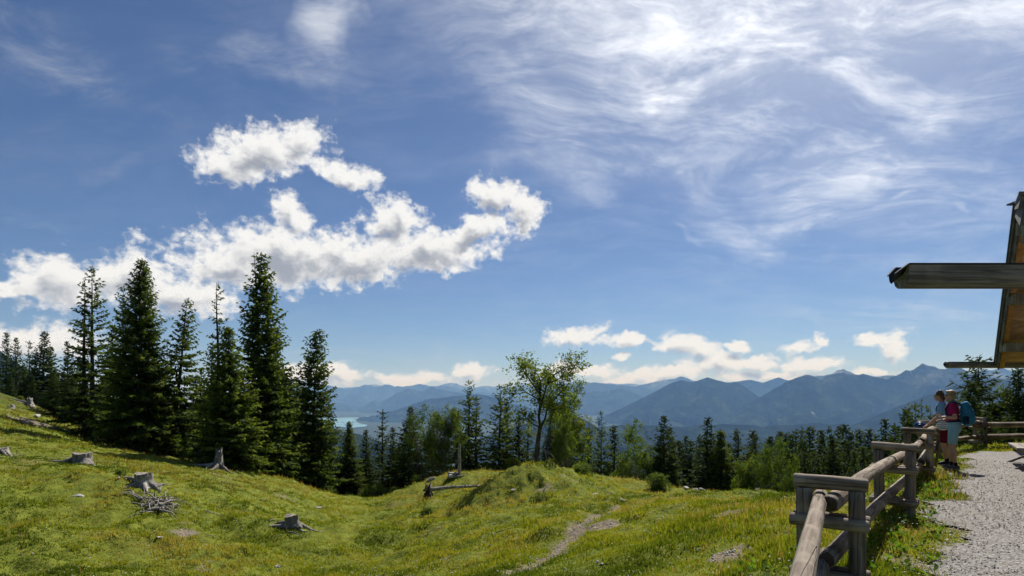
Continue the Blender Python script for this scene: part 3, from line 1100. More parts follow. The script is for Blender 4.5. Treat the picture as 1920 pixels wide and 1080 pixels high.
def grow(mb, rng, p, d, L, r, depth, ends, up=0.25, spread=0.75, kids=(2, 4), minr=0.006):
    """one limb with its side limbs; twig ends are collected for the leaves"""
    n = 4 if depth > 1 else 3
    pts, rad = [p], [r]
    dd = d.normalized()
    for k in range(1, n + 1):
        dd = (dd + Vector((rng.gauss(0, 0.16), rng.gauss(0, 0.16), rng.gauss(up * 0.35, 0.12)))).normalized()
        pts.append(pts[-1] + dd * (L / n))
        rad.append(max(minr, r * (1 - 0.55 * k / n)))
    mb.tube(pts, rad, 6 if depth > 2 else 4, cap=False)
    if depth == 0:
        ends.append(pts[-1])
        ends.append((pts[-1] + pts[-2]) * 0.5)
        return
    for k in range(1, n + 1):
        if k == 1 and depth > 2:
            continue
        for _ in range(rng.randint(*kids) if k == n else rng.randint(1, 2)):
            a = rng.uniform(0, 6.28)
            o = dd.orthogonal().normalized()
            o = Matrix.Rotation(a, 3, dd) @ o
            nd = (dd * (1.0 - 0.35 * spread) + o * spread * rng.uniform(0.6, 1.1)).normalized()
            grow(mb, rng, pts[k], nd, L * rng.uniform(0.48, 0.72), rad[k] * 0.66, depth - 1, ends, up, spread, kids, minr)


def broadleaf_proto(name, seed, h=8.0, trunk=0.25, depth=3, per=8, size=0.16, spread=0.32, lean=0.0, stems=1, tint0=0.5, limb=0.42, bark='pale_bark'):
    rng = random.Random(seed)
    mb = MB()
    ends = []
    for s in range(stems):
        a = rng.uniform(0, 6.28)
        d = Vector((math.cos(a) * (0.12 + 0.25 * (stems > 1)) + lean, math.sin(a) * 0.15, 1))
        r0 = 0.022 * h / math.sqrt(stems)
        p = Vector((0.1 * math.cos(a) * (stems > 1), 0.1 * math.sin(a) * (stems > 1), -0.4))
        pts = [p]
        rad = [r0 * 1.25]
        H = h * 0.72 + 0.4
        for k in range(1, 7):
            d = (d + Vector((rng.gauss(0, 0.10), rng.gauss(0, 0.10), 0.12))).normalized()
            pts.append(pts[-1] + d * H / 6)
            rad.append(r0 * (1 - 0.13 * k))
        mb.tube(pts, rad, 8, cap=False)
        for k in range(1, 7):
            if k / 6 < trunk:
                continue
            for _ in range(rng.randint(2, 4)):
                a = rng.uniform(0, 6.28)
                nd = Vector((math.cos(a), math.sin(a), rng.uniform(0.15, 0.75) + 0.5 * (k == 6)))
                grow(mb, rng, pts[k], nd, h * limb * rng.uniform(0.5, 0.85) * (1 - 0.05 * k), rad[k] * 0.6, depth - 1, ends)
    zmax = max(p.z for p in ends)
    wood = mb.mesh(name + '_wood', MAT[bark], True)
    leaves = leaf_mesh(name + '_leaves', ends, seed, size, per, spread, tint0=tint0)
    return dict(h=zmax + 0.05, parts=[('trunk', wood), ('crown', leaves)])


SP = {
    'big':    spruce_proto('big', 11, 13, 2.7, 0.11, 1.5, 0.03, 0.62, 0.62, 0.05, twig=0.85),
    'cone':   spruce_proto('cone', 12, 9.5, 2.6, 0.02, 1.5, 0.02, 0.78, 0.35),
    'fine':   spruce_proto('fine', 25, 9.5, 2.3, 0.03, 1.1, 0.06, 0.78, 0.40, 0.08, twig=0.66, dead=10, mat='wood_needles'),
    'column': spruce_proto('column', 13, 14, 2.6, 0.03, 1.45, 0.05, 0.55, 0.75, 0.10, bend=0.02),
    'sparse': spruce_proto('sparse', 14, 12, 2.7, 0.05, 0.9, 0.32, 0.62, 0.42, 0.12, dead=22),
    'thin':   spruce_proto('thin', 15, 12, 1.15, 0.05, 0.8, 0.30, 0.5, 0.5, 0.25, dead=34),
    'ragged': spruce_proto('ragged', 16, 11, 2.3, 0.03, 1.35, 0.10, 0.45, 0.8, 0.30, kink=0.22, dead=8),
    'lean':   spruce_proto('lean', 17, 11, 2.7, 0.04, 1.05, 0.22, 0.62, 0.6, 0.10, dead=10),
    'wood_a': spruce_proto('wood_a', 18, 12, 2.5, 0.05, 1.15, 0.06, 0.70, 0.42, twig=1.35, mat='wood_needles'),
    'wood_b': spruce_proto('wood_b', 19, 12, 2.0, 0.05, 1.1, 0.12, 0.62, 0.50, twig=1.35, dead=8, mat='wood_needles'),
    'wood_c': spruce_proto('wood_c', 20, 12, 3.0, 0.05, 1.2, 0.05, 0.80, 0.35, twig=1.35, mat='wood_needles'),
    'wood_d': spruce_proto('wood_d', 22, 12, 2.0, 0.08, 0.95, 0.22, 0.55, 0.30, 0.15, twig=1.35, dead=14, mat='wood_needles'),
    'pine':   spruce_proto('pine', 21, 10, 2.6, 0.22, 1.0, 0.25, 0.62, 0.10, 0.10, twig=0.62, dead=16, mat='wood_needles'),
    'snag':   spruce_proto('snag', 23, 9, 0.5, 0.10, 0.5, 0.86, 0.6, 0.2, 0.1, dead=60, bark='pale_bark'),
    'beech':  broadleaf_proto('beech', 31, 7.5, 0.22, 3, 8, 0.15, 0.15, tint0=0.42),
    'rowan':  broadleaf_proto('rowan', 32, 6.5, 0.30, 3, 6, 0.14, 0.13, stems=2, tint0=0.55),
    'maple':  broadleaf_proto('maple', 33, 8.0, 0.20, 3, 9, 0.17, 0.16, tint0=0.66),
    'bush':   broadleaf_proto('bush', 34, 1.9, 0.02, 2, 9, 0.10, 0.10, stems=5, tint0=0.62, limb=0.62),
}


def plant(kind, px, py_top, d, label, cat='tree', name=None, group=None, px_base=None, spin=None, wide=1.0, dz=0.0, rng=random.Random(5)):
    """stand a tree on the ground at distance d with its tip at the given height"""
    pr = SP[kind]
    bx = px if px_base is None else px_base
    x, y = (bx - 960) / F * d, d
    z = hz1(x, y) - 0.08 + dz
    tip = at(px, py_top, d)
    H = tip.z - z
    s = H / pr['h']
    leaf = kind in ('beech', 'rowan', 'maple', 'bush')
    nm = name or ('shrub' if kind == 'bush' else 'broadleaf_tree' if leaf else 'dead_tree' if kind == 'snag' else 'pine_tree' if kind == 'pine' else 'spruce_tree')
    o = empty(nm, (x, y, z), label, cat, group)
    lean = math.atan2(tip.x - x, H)
    o.rotation_euler = (0, lean, 0)
    w = s * wide
    for pn, me in pr['parts']:
        c = bpy.data.objects.new(pn, me)
        link(c, o)
        c.rotation_euler = (0, 0, rng.uniform(0, 6.28) if spin is None else spin)
        c.scale = (w, w, s)
    return o


TREES = [
    # the tall group on the left
    ('thin', 158, 523, 46, 'thin spruce with bare lower trunk, left of two close together on the left slope'),
    ('sparse', 173, 500, 46.5, 'tall gappy spruce, right of two close together on the left slope'),
    ('big', 264, 487, 40, 'huge dense spruce with bare pale trunk foot above the cut stump', dict(px_base=259)),
    ('sparse', 232, 535, 45, 'gappy spruce rising just left behind the huge dense spruce', dict(wide=0.9)),
    ('lean', 352, 558, 42, 'leaning spruce with loose branches right of the huge dense spruce', dict(px_base=320)),
    ('thin', 408, 530, 45, 'spruce with half bare spindly top behind the lush cone shaped one'),
    ('cone', 430, 612, 37.5, 'lush bright cone shaped spruce beside the splintered stump', dict(wide=1.15)),
    ('column', 483, 473, 41, 'tallest spruce of all, narrow, its tip against the big white cloud', dict(px_base=492)),
    ('wood_c', 517, 640, 42.5, 'broad dark spruce hugging the right side of the tallest one', dict(wide=1.0)),
    ('ragged', 594, 618, 45, 'ragged column spruce with kinked top standing alone left of the lake', dict(px_base=583, wide=0.95)),
    ('wood_a', 615, 740, 50, 'short dark spruce tucked behind the kinked top spruce'),
    ('wood_a', 212, 610, 50, 'dark spruce filling the gap left of the huge dense spruce'),
    ('wood_c', 290, 655, 47, 'dark spruce low down right behind the huge dense spruce'),
    ('wood_b', 312, 690, 50, 'slim dark spruce under the leaning spruce'),
    ('wood_a', 378, 690, 47, 'dark spruce between the leaning spruce and the lush cone'),
    ('wood_b', 398, 640, 49, 'slim spruce pressed against the left side of the lush cone'),
    ('wood_c', 135, 690, 53, 'dark bushy spruce at the left foot of the two close gappy spruces'),
    ('wood_c', 190, 720, 49, 'low dark spruce at the right foot of the two close gappy spruces'),
    ('wood_a', 240, 700, 46, 'low dark spruce left of the bare pale trunk foot'),
    ('wood_b', 545, 690, 47, 'slim spruce between the tallest spruce and the kinked top one'),
    # far left edge
    ('wood_b', 12, 622, 76, 'slim spruce, leftmost treetop on the skyline'),
    ('wood_a', 30, 633, 74, 'spruce second from the left edge on the skyline'),
    ('wood_d', 55, 638, 78, 'gappy spruce third from the left edge on the skyline'),
    ('wood_c', 82, 621, 70, 'broad tiered spruce above the grassy left slope', dict(wide=1.25)),
    ('wood_a', 126, 640, 66, 'spruce between the broad tiered one and the two close gappy ones'),
    ('wood_c', -6, 690, 58, 'bushy low spruce cut by the left picture edge', dict(wide=1.2)),
    ('wood_a', 45, 680, 70, 'lower dark spruce below the gappy skyline spruces at far left'),
    ('wood_c', 103, 690, 64, 'low dark spruce right of the broad tiered one'),
    ('wood_a', 96, 650, 72, 'dark spruce just right behind the broad tiered one'),
    ('wood_b', 150, 668, 60, 'dark spruce at the left shoulder of the two close gappy spruces'),
    ('wood_c', 20, 700, 66, 'low dark bushy spruce under the second skyline spruce from the left'),
    ('wood_c', 62, 706, 64, 'low dark bushy spruce under the gappy skyline spruces'),
    ('wood_b', 66, 660, 82, 'distant dark spruce peeping out left of the broad tiered one'),
    # middle
    ('cone', 655, 790, 50, 'bright young cone shaped spruce below the lake'),
    ('wood_a', 686, 806, 52, 'small spruce right of the young cone shaped one below the lake'),
    ('wood_d', 717, 768, 55, 'gappy spruce right of the lake, taller than its neighbours'),
    ('wood_b', 736, 800, 52, 'short spruce leaning against the gappy one right of the lake'),
    ('wood_c', 768, 762, 50, 'dense black green spruce left of the pale broadleaf trees'),
    ('wood_a', 748, 830, 53, 'low dark spruce in front of the hollow, beside the dense black green one'),
    ('wood_c', 812, 800, 52, 'dark spruce behind the pale broadleaf trees'),
    ('beech', 792, 758, 49, 'pale green broadleaf tree beside the dense black green spruce', dict(wide=0.62)),
    ('rowan', 834, 757, 48, 'light green broadleaf tree left of the standing dead pole', dict(wide=0.6)),
    ('sparse', 879, 712, 50, 'tall twin topped spruce behind the standing dead pole', dict(wide=1.2)),
    ('wood_d', 893, 742, 51, 'gappy spruce hugging the right side of the tall twin topped one'),
    ('wood_a', 858, 770, 52, 'dark spruce left behind the tall twin topped one'),
    ('sparse', 937, 720, 52, 'tall gappy spruce left of the crooked maple', dict(wide=1.2)),
    ('wood_b', 950, 745, 54, 'slim spruce close behind the tall gappy one left of the maple'),
    ('wood_b', 973, 776, 52, 'small spruce just left of the crooked maple'),
    ('wood_d', 990, 785, 54, 'thin small spruce hidden behind the maple trunk'),
    ('wood_c', 1058, 722, 43, 'dark spruce half hidden behind the bright maple leaves'),
    ('wood_c', 1030, 800, 42, 'dark low spruce behind the maple trunk'),
    ('maple', 1056, 704, 40, 'bright green broadleaf tree right behind the crooked maple', dict(wide=0.8)),
    ('maple', 1050, 770, 37, 'low bright leafy tree in front of the dark spruce on the knoll', dict(wide=0.7)),
    ('wood_b', 1104, 800, 56, 'left of three small spruces right of the knoll'),
    ('sparse', 1127, 770, 54, 'middle and tallest of three small spruces right of the knoll', dict(wide=0.75)),
    ('wood_b', 1151, 797, 56, 'right of three small spruces right of the knoll'),
    ('beech', 1211, 787, 52, 'round headed broadleaf tree standing clear before the blue slope', dict(wide=0.75)),
    ('beech', 1224, 835, 51, 'low broadleaf tree under the round headed one', dict(wide=0.5)),
    ('wood_a', 1245, 780, 50, 'tall dark spruce right of the round headed broadleaf tree'),
    ('wood_b', 1256, 800, 56, 'slim spruce touching the tall dark one right of the round headed tree'),
    ('wood_a', 1273, 826, 56, 'low spruce right of the tall dark one'),
    ('wood_b', 1295, 824, 58, 'slim low spruce left of the pointed one in the middle of the wood'),
    ('wood_a', 1327, 783, 51, 'tallest pointed spruce left of the black cone shaped one'),
    ('cone', 1353, 806, 50, 'black cone shaped spruce at the meadow edge', dict(wide=1.1)),
    ('wood_d', 1383, 804, 52, 'gappy spruce right of the black cone shaped one'),
    ('wood_a', 1411, 808, 53, 'dark spruce behind the broadleaf tree with forked black trunk'),
    ('beech', 1440, 815, 41, 'broad leafy tree with dark leaning trunk at the meadow edge', dict(px_base=1418, wide=0.75)),
    ('rowan', 1400, 855, 42, 'light green small tree left of the dark leaning trunk', dict(wide=0.5)),
    ('beech', 1478, 850, 40, 'low light green tree left of the nearest fence frame', dict(wide=0.4)),
    # behind the yard
    ('wood_a', 1660, 786, 50, 'spruce above the second fence frame'),
    ('wood_b', 1677, 794, 48, 'short slim spruce left of the third fence frame'),
    ('fine', 1702, 764, 44, 'spruce left of the two slim ones near the hikers'),
    ('sparse', 1715, 754, 43, 'left of two slim gappy spruces near the hikers'),
    ('thin', 1728, 750, 45, 'right of two slim gappy spruces near the hikers'),
    ('snag', 1742, 762, 40, 'bare grey dead tree just left of the dark haired hiker'),
    ('snag', 1791, 737, 44, 'thin bare treetop right of the blond hiker\'s head'),
    ('fine', 1818, 712, 33, 'bushy spruce left of the tall pine behind the yard', dict(wide=1.1)),
    ('pine', 1836, 668, 37, 'tall pine with flat tiers crossing the thin gutter beam', dict(wide=1.15)),
    ('snag', 1863, 748, 38, 'grey dead stem between the pine and the right edge spruce'),
    ('snag', 1877, 722, 40, 'tallest thin dead stem behind the rear fence'),
    ('fine', 1891, 728, 36, 'gappy spruce left of the right edge spruce'),
    ('fine', 1911, 690, 32, 'tall spruce at the right edge under the eaves'),
    ('fine', 1800, 790, 30, 'low dark spruce behind the blue backpack'),
    ('fine', 1850, 770, 30, 'low bushy spruce behind the rear fence frame'),
    ('fine', 1895, 780, 29, 'low bushy spruce behind the rear fence above the table'),
]
# the dense wood below the fence: tips along its upper edge
WOOD_TIPS = [(1440, 822), (1462, 809), (1474, 812), (1492, 806), (1504, 801), (1517, 799), (1540, 807), (1557, 800), (1574, 799), (1585, 796),
             (1597, 808), (1612, 805), (1629, 805), (1643, 814)]
ORD = ['first', 'second', 'third', 'fourth', 'fifth', 'sixth', 'seventh', 'eighth', 'ninth', 'tenth', 'eleventh', 'twelfth', 'thirteenth', 'fourteenth']


def plant_all():
    rng = random.Random(77)
    for t in TREES:
        kw = dict(t[5]) if len(t) > 5 else {}
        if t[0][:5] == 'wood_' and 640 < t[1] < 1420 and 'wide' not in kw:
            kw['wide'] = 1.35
        plant(t[0], t[1], t[2], t[3], t[4], rng=rng, **kw)
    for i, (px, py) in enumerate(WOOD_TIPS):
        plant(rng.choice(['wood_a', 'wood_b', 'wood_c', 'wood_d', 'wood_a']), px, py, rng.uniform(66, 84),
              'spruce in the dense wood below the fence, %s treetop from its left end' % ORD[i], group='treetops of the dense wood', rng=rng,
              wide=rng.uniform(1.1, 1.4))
    # the shaded crowns in front of and between them cannot be told apart
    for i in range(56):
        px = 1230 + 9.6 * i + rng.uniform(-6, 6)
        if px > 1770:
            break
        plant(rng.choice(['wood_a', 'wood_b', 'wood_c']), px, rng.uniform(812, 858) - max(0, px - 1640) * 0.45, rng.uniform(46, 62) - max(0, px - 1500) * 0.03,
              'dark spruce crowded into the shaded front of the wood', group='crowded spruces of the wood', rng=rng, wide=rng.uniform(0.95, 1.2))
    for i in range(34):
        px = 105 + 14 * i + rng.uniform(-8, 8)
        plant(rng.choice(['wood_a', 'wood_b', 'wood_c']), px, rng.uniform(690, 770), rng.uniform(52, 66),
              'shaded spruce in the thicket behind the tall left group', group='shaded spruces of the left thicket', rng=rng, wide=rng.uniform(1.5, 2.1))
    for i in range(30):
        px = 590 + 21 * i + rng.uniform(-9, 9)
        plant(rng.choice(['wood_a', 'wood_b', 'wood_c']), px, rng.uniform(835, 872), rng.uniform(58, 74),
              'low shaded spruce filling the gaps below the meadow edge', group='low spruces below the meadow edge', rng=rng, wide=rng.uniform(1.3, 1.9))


plant_all()
SHRUBS = [
    (1090, 868, 33, 'round green shrub at the right foot of the knoll'),
    (1233, 886, 34, 'dark green shrub at the meadow edge left of the wood'),
    (963, 857, 27, 'small juniper like shrub on the left shoulder of the knoll'),
    (740, 912, 43, 'leafy shrub in the mouth of the grassy hollow'),
    (702, 906, 46, 'low shrub left in the mouth of the grassy hollow'),
    (800, 950, 25.5, 'dark low shrub below the upturned root plate'),
    (775, 968, 24, 'dark flat shrub on the left flank of the knoll'),
    (225, 880, 23, 'low bright green shrub left of the big cut stump'),
    (780, 890, 44, 'small bright shrub at the foot of the pale broadleaf trees'),
    (985, 1068, 9.6, 'leafy green plant beside the trail at the lower picture edge'),
    (38, 742, 58, 'small green shrub on the crest of the left slope'),
]
for q_ in SHRUBS:
    plant('bush', q_[0], q_[1], q_[2], q_[3], 'shrub', wide=1.05)

# ------------------------------------------------------------------ grass and small growth
def bare_mask(x, y):
    rag = fbm(x * 2.5, y * 2.5, 77, 3)
    b = 1 - sstep(dist_poly(x, y, TRAIL) + rag * 0.22, 0.13, 0.33)
    for (c, a, bb) in SCREE + BARE:
        u = np.array([c.y, -c.x]) / math.hypot(c.x, c.y)
        qa = (x - c.x) * u[0] + (y - c.y) * u[1]
        qb = (x - c.x) * -u[1] + (y - c.y) * u[0]
        b = np.maximum(b, 1 - sstep(np.hypot(qa / a, qb / (bb * 2.2)) + rag * 0.9, 0.6, 1.05))
    return np.maximum(b, 0.8 * sstep(fbm(x * 0.8, y * 0.8, 91, 4), 0.50, 0.60))


GRAVEL_EDGE = [(-2.5, -5), (1.6, 1.5), (3.75, 5.3), (6.25, 8.9), (9.0, 12.3), (10.6, 14.3), (12.3, 16.6), (14.6, 17.6), (20, 18.2), (26, 18.6)]


def scatter(n, r0, r1, seed, a0=-46, a1=46, cap=10.0):
    rng = np.random.default_rng(seed)
    u = rng.uniform(0, 1, n)
    r = np.exp(math.log(r0) + u * (math.log(r1) - math.log(r0)))
    a = np.radians(rng.uniform(a0, a1, n))
    x, y = r * np.sin(a), r * np.cos(a)
    keep = rng.uniform(0, 1, n) < np.minimum(1, (r / cap) ** 1.4)
    keep &= rng.uniform(0, 1, n) > bare_mask(x, y) * 0.93
    keep &= seg_side(x, y, GRAVEL_EDGE) + fbm(x * 1.6, y * 1.6, 15, 3) * 0.55 < 0.10
    return x[keep], y[keep], r[keep], rng


def build_grass():
    x, y, r, rng = scatter(150000, 3.6, 74, 9)
    n = len(x)
    z = height(x, y)
    big = fbm(x * 0.16, y * 0.16, 201, 3)
    mid = fbm(x * 0.9, y * 0.9, 205, 3)
    red = sstep(fbm(x * 0.22, y * 0.3, 211, 3) + 0.25 * (r > 24) * sstep(r, 24, 42), 0.08, 0.42)
    tint = np.clip(0.34 + 0.75 * big + 0.75 * mid, 0.0, 0.78)
    clump = np.clip(0.75 + 1.3 * fbm(x * 1.3, y * 1.3, 221, 2), 0.35, 1.8)
    K = 9
    X = np.repeat(x, K) + rng.normal(0, 0.045, n * K) * np.repeat(0.6 + r / 25, K)
    Y = np.repeat(y, K) + rng.normal(0, 0.045, n * K) * np.repeat(0.6 + r / 25, K)
    Z = np.repeat(z, K)
    Rr = np.repeat(r, K)
    N = n * K
    dry = np.repeat(red, K)
    h = rng.uniform(0.030, 0.085, N) * np.repeat(clump, K) * (1 + 0.012 * Rr)
    tall = (rng.uniform(0, 1, N) < (0.010 + 0.20 * dry) * np.clip((Rr - 5) / 14, 0.12, 1.0))
    h = np.where(tall, h * 1.7 + 0.05, h)
    h = h * np.clip(np.hypot(X - 9.5, Y - 13.2) / 1.2, 0.45, 1.0)
    t = np.repeat(tint, K) + rng.normal(0, 0.09, N)
    t = np.where(tall & (rng.uniform(0, 1, N) < 0.75), 0.84 + 0.16 * rng.uniform(0, 1, N), np.clip(t + 0.10 * dry, 0, 0.8))
    w = (0.0035 + 0.00058 * Rr) * rng.uniform(0.7, 1.3, N) * np.where(tall, 0.6, 1.0)
    a = rng.uniform(0, 2 * math.pi, N)
    tilt = rng.uniform(0.1, 0.75, N) * np.where(tall, 0.5, 1.0)
    b = rng.uniform(0, 2 * math.pi, N)
    P = np.stack([X, Y, Z - 0.012], 1)
    W = np.stack([np.cos(a), np.sin(a), np.zeros(N)], 1) * w[:, None]
    tip = P + np.stack([np.cos(b) * tilt * h, np.sin(b) * tilt * h, h], 1)
    V = np.stack([P - W, P + W, tip], 1).reshape(-1, 3)
    Fc = np.arange(3 * N).reshape(-1, 3)
    me = fast_mesh('grass', V, Fc, MAT['grass_blades'], False, {'tint': np.repeat(t, 3)})
    tag(link(bpy.data.objects.new('grass', me)), 'short green and straw coloured pasture grass over the slopes', 'grass', kind='stuff')


build_grass()


def build_herbs():
    """broad leaves of low weeds, thick along the fence and scattered in the pasture"""
    rng = np.random.default_rng(61)
    pts = []
    for (ax, ay), (bx, by) in zip(FENCE[:-1], FENCE[1:]):
        m = 110
        t = rng.uniform(0, 1, m)
        off = rng.normal(0.25, 0.28, m)
        L = math.hypot(bx - ax, by - ay)
        nx, ny = (by - ay) / L, -(bx - ax) / L
        pts += list(zip(ax + (bx - ax) * t + nx * off, ay + (by - ay) * t + ny * off))
    t = rng.uniform(0, 1, 260)
    pts += list(zip(10.8 + 12 * t, 16.9 + 2.2 * t ** 0.6 + rng.normal(0, 0.4, 260) + 0.6))
    xs, ys, rs, _ = scatter(1800, 5, 46, 63)
    pts += list(zip(xs, ys))
    pts = np.array(pts)
    ok = (seg_side(pts[:, 0], pts[:, 1], GRAVEL_EDGE) < 0.05) & (np.hypot(pts[:, 0], pts[:, 1]) > 3.2) & (np.hypot(pts[:, 0] - 9.5, pts[:, 1] - 13.2) > 1.0)
    pts = pts[ok]
    z = height(pts[:, 0], pts[:, 1])
    n = len(pts)
    K = 9
    size = np.repeat(np.where(np.hypot(pts[:, 0], pts[:, 1]) < 0, 0, np.where(np.abs(seg_side(pts[:, 0], pts[:, 1], FENCE + REAR[1:])) < 1.0, rng.uniform(0.035, 0.085, n), rng.uniform(0.02, 0.042, n))), K)
    az = rng.uniform(0, 2 * math.pi, n * K)
    lift = rng.uniform(0.15, 1.3, n * K)
    D = np.stack([np.cos(az) * np.cos(lift), np.sin(az) * np.cos(lift), np.sin(lift)], 1)
    Wv = np.stack([-np.sin(az), np.cos(az), np.zeros(n * K)], 1)
    P = np.repeat(np.column_stack([pts, z - 0.01]), K, 0) + D * (size * rng.uniform(0.0, 1.6, n * K))[:, None]
    s = size[:, None]
    v = np.stack([P, P + D * s * 0.5 + Wv * s * 0.30, P + D * s + np.array([0, 0, -0.15]) * s, P + D * s * 0.5 - Wv * s * 0.30], 1).reshape(-1, 3)
    i4 = np.arange(n * K)[:, None] * 4
    Fq = np.concatenate([i4 + np.array([[0, 1, 2]]), i4 + np.array([[0, 2, 3]])], 0)
    tn = np.repeat(np.clip(rng.normal(0.5, 0.22, n * K), 0, 1), 4)
    me = fast_mesh('weeds', v, Fq, MAT['herb_leaves'], False, {'tint': tn})
    tag(link(bpy.data.objects.new('weeds', me)), 'low broad leaved weeds along the fence and in the pasture', 'weeds', kind='stuff')


build_herbs()


def build_flowers():
    plain('yellow_petals', (0.62, 0.48, 0.03), 0.6, var=0.2)
    plain('white_petals', (0.72, 0.71, 0.66), 0.6, var=0.1)
    for nm, mt, seed, cnt, lab in (('yellow_flowers', 'yellow_petals', 71, 3200, 'tiny yellow flowers dotted through the grass'),
                                   ('white_flowers', 'white_petals', 72, 2400, 'tiny white flowers dotted through the grass')):
        x, y, r, rng = scatter(cnt, 4.5, 34, seed)
        n = len(x)
        z = height(x, y) + rng.uniform(0.05, 0.15, n)
        s = (0.007 + 0.0006 * r) * rng.uniform(0.6, 1.2, n)
        base = np.array([(1, 0, 0), (0, 1, 0), (-1, 0, 0), (0, -1, 0), (0, 0, -0.6), (0, 0, 0.35)])
        V = (base[None] * s[:, None, None] + np.stack([x, y, z], 1)[:, None, :]).reshape(-1, 3)
        fc = np.array([(0, 1, 5), (1, 2, 5), (2, 3, 5), (3, 0, 5), (1, 0, 4), (2, 1, 4), (3, 2, 4), (0, 3, 4)])
        Fc = (fc[None] + (np.arange(n) * 6)[:, None, None]).reshape(-1, 3)
        me = fast_mesh(nm, V, Fc, MAT[mt])
        tag(link(bpy.data.objects.new(nm, me)), lab, 'flowers', kind='stuff')


build_flowers()


def rock_mesh(seed, sub=2, squash=0.55):
    bm = bmesh.new()
    bmesh.ops.create_icosphere(bm, subdivisions=sub, radius=1.0)
    rng = random.Random(seed)
    planes = [(Vector((rng.gauss(0, 1), rng.gauss(0, 1), rng.gauss(0, 1))).normalized(), rng.uniform(0.35, 0.9)) for _ in range(14)]
    for v in bm.verts:
        for nrm, dd in planes:
            e = v.co.dot(nrm) - dd
            if e > 0:
                v.co -= nrm * e
        v.co *= 1 + rng.uniform(-0.05, 0.05)
        v.co.z *= squash
    me = bpy.data.meshes.new('rock')
    bm.to_mesh(me)
    bm.free()
    me.materials.append(MAT['limestone'])
    return me


ROCKM = [rock_mesh(s) for s in range(5)]
ROCKS = [  # x, y, distance, half width in metres, label
    (147, 930, 19.2, 0.22, 'pale rock on the slope below the small cut stump'),
    (845, 895, 38, 0.5, 'white flat rock near the dead pole on the meadow edge'),
    (808, 900, 40, 0.42, 'grey rock left of the white flat one on the meadow edge'),
    (858, 890, 39, 0.42, 'dark rock leaning on the white flat one'),
    (968, 1012, 13.6, 0.11, 'small white rock on the slope left of the trail'),
    (920, 1024, 13.9, 0.09, 'smaller white rock left of the trail'),
    (1115, 930, 21.5, 0.20, 'pale rocks lying in the grass right of the knoll'),
    (1168, 938, 20.5, 0.12, 'small pale rock right of the trail top'),
    (520, 1062, 14.6, 0.12, 'white rock at the bottom of the picture below the arched stump'),
    (598, 952, 26, 0.28, 'pale slab on the slope right of the arched stump'),
    (1305, 917, 33, 0.35, 'grey rock on the crest left of the leaning dark trunk'),
    (1318, 920, 33, 0.28, 'smaller grey rock beside the one on the crest'),
    (1285, 917, 34, 0.35, 'mossy rock at the left end of the crest by the wood'),
    (1060, 905, 25, 0.20, 'grey rock on the right flank of the knoll'),
    (962, 918, 24.5, 0.16, 'grey rock on the front of the knoll'),
    (18, 772, 48, 0.45, 'rock on the left slope below the edge spruce'),
    (70, 782, 45, 0.55, 'pale rock patch below the splintered stump on the left slope'),
    (1312, 1032, 7.8, 0.07, 'small white stone in the grass left of the fence'),
    (370, 905, 30, 0.22, 'pale rock right of the big cut stump'),
    (300, 1010, 16.4, 0.14, 'white stone on the left slope below the branch heap'),
]
for i_, (px_, py_, d_, s_, lab_) in enumerate(ROCKS):
    o_ = bpy.data.objects.new('rock', ROCKM[i_ % 5])
    p_ = spot(px_, py_, d_)
    o_.location = (p_.x, p_.y, hz1(p_.x, p_.y) + s_ * 0.12)
    o_.scale = (s_, s_ * 0.7, s_ * 0.6)
    o_.rotation_euler = (0.1 * (i_ % 3), 0.12 * (i_ % 4), i_ * 1.7)
    link(o_)
    tag(o_, lab_, 'rock', 'rocks lying on the pasture')


def build_scree():
    rng = np.random.default_rng(81)
    P = []
    for (c, a, b) in SCREE:
        for _ in range(260):
            u = np.array([c.y, -c.x]) / math.hypot(c.x, c.y)
            qa, qb = rng.normal(0, a * 0.5), rng.normal(0, b * 1.0)
            P.append((c.x + u[0] * qa - u[1] * qb, c.y + u[1] * qa + u[0] * qb, rng.uniform(0.010, 0.036)))
    tr = np.array(TRAIL)
    for _ in range(600):
        k = rng.integers(0, len(tr) - 1)
        q = tr[k] + (tr[k + 1] - tr[k]) * rng.uniform()
        P.append((q[0] + rng.normal(0, 0.16), q[1] + rng.normal(0, 0.16), rng.uniform(0.006, 0.022)))
    for (c, a, b) in BARE:
        for _ in range(22):
            P.append((c.x + rng.normal(0, a * 0.5), c.y + rng.normal(0, b), rng.uniform(0.010, 0.030)))
    x, y, r, _ = scatter(900, 8, 40, 83)
    P += [(a, b, rng.uniform(0.012, 0.04)) for a, b in zip(x, y)]
    P = np.array(P)
    n = len(P)
    z = height(P[:, 0], P[:, 1])
    base = np.array([(1, 0, 0), (0, 1, 0), (-1, 0, 0), (0, -1, 0), (0, 0, -1), (0, 0, 0.8)])
    V = base[None] * P[:, 2][:, None, None] * rng.uniform(0.6, 1.4, (n, 6, 1)) + np.column_stack([P[:, :2], z + 0.006])[:, None, :]
    fc = np.array([(0, 1, 5), (1, 2, 5), (2, 3, 5), (3, 0, 5), (1, 0, 4), (2, 1, 4), (3, 2, 4), (0, 3, 4)])
    Fc = (fc[None] + (np.arange(n) * 6)[:, None, None]).reshape(-1, 3)
    me = fast_mesh('scree', V.reshape(-1, 3), Fc, MAT['limestone'])
    tag(link(bpy.data.objects.new('scree', me)), 'pale stones along the trail and on bare patches', 'stones', kind='stuff')


build_scree()

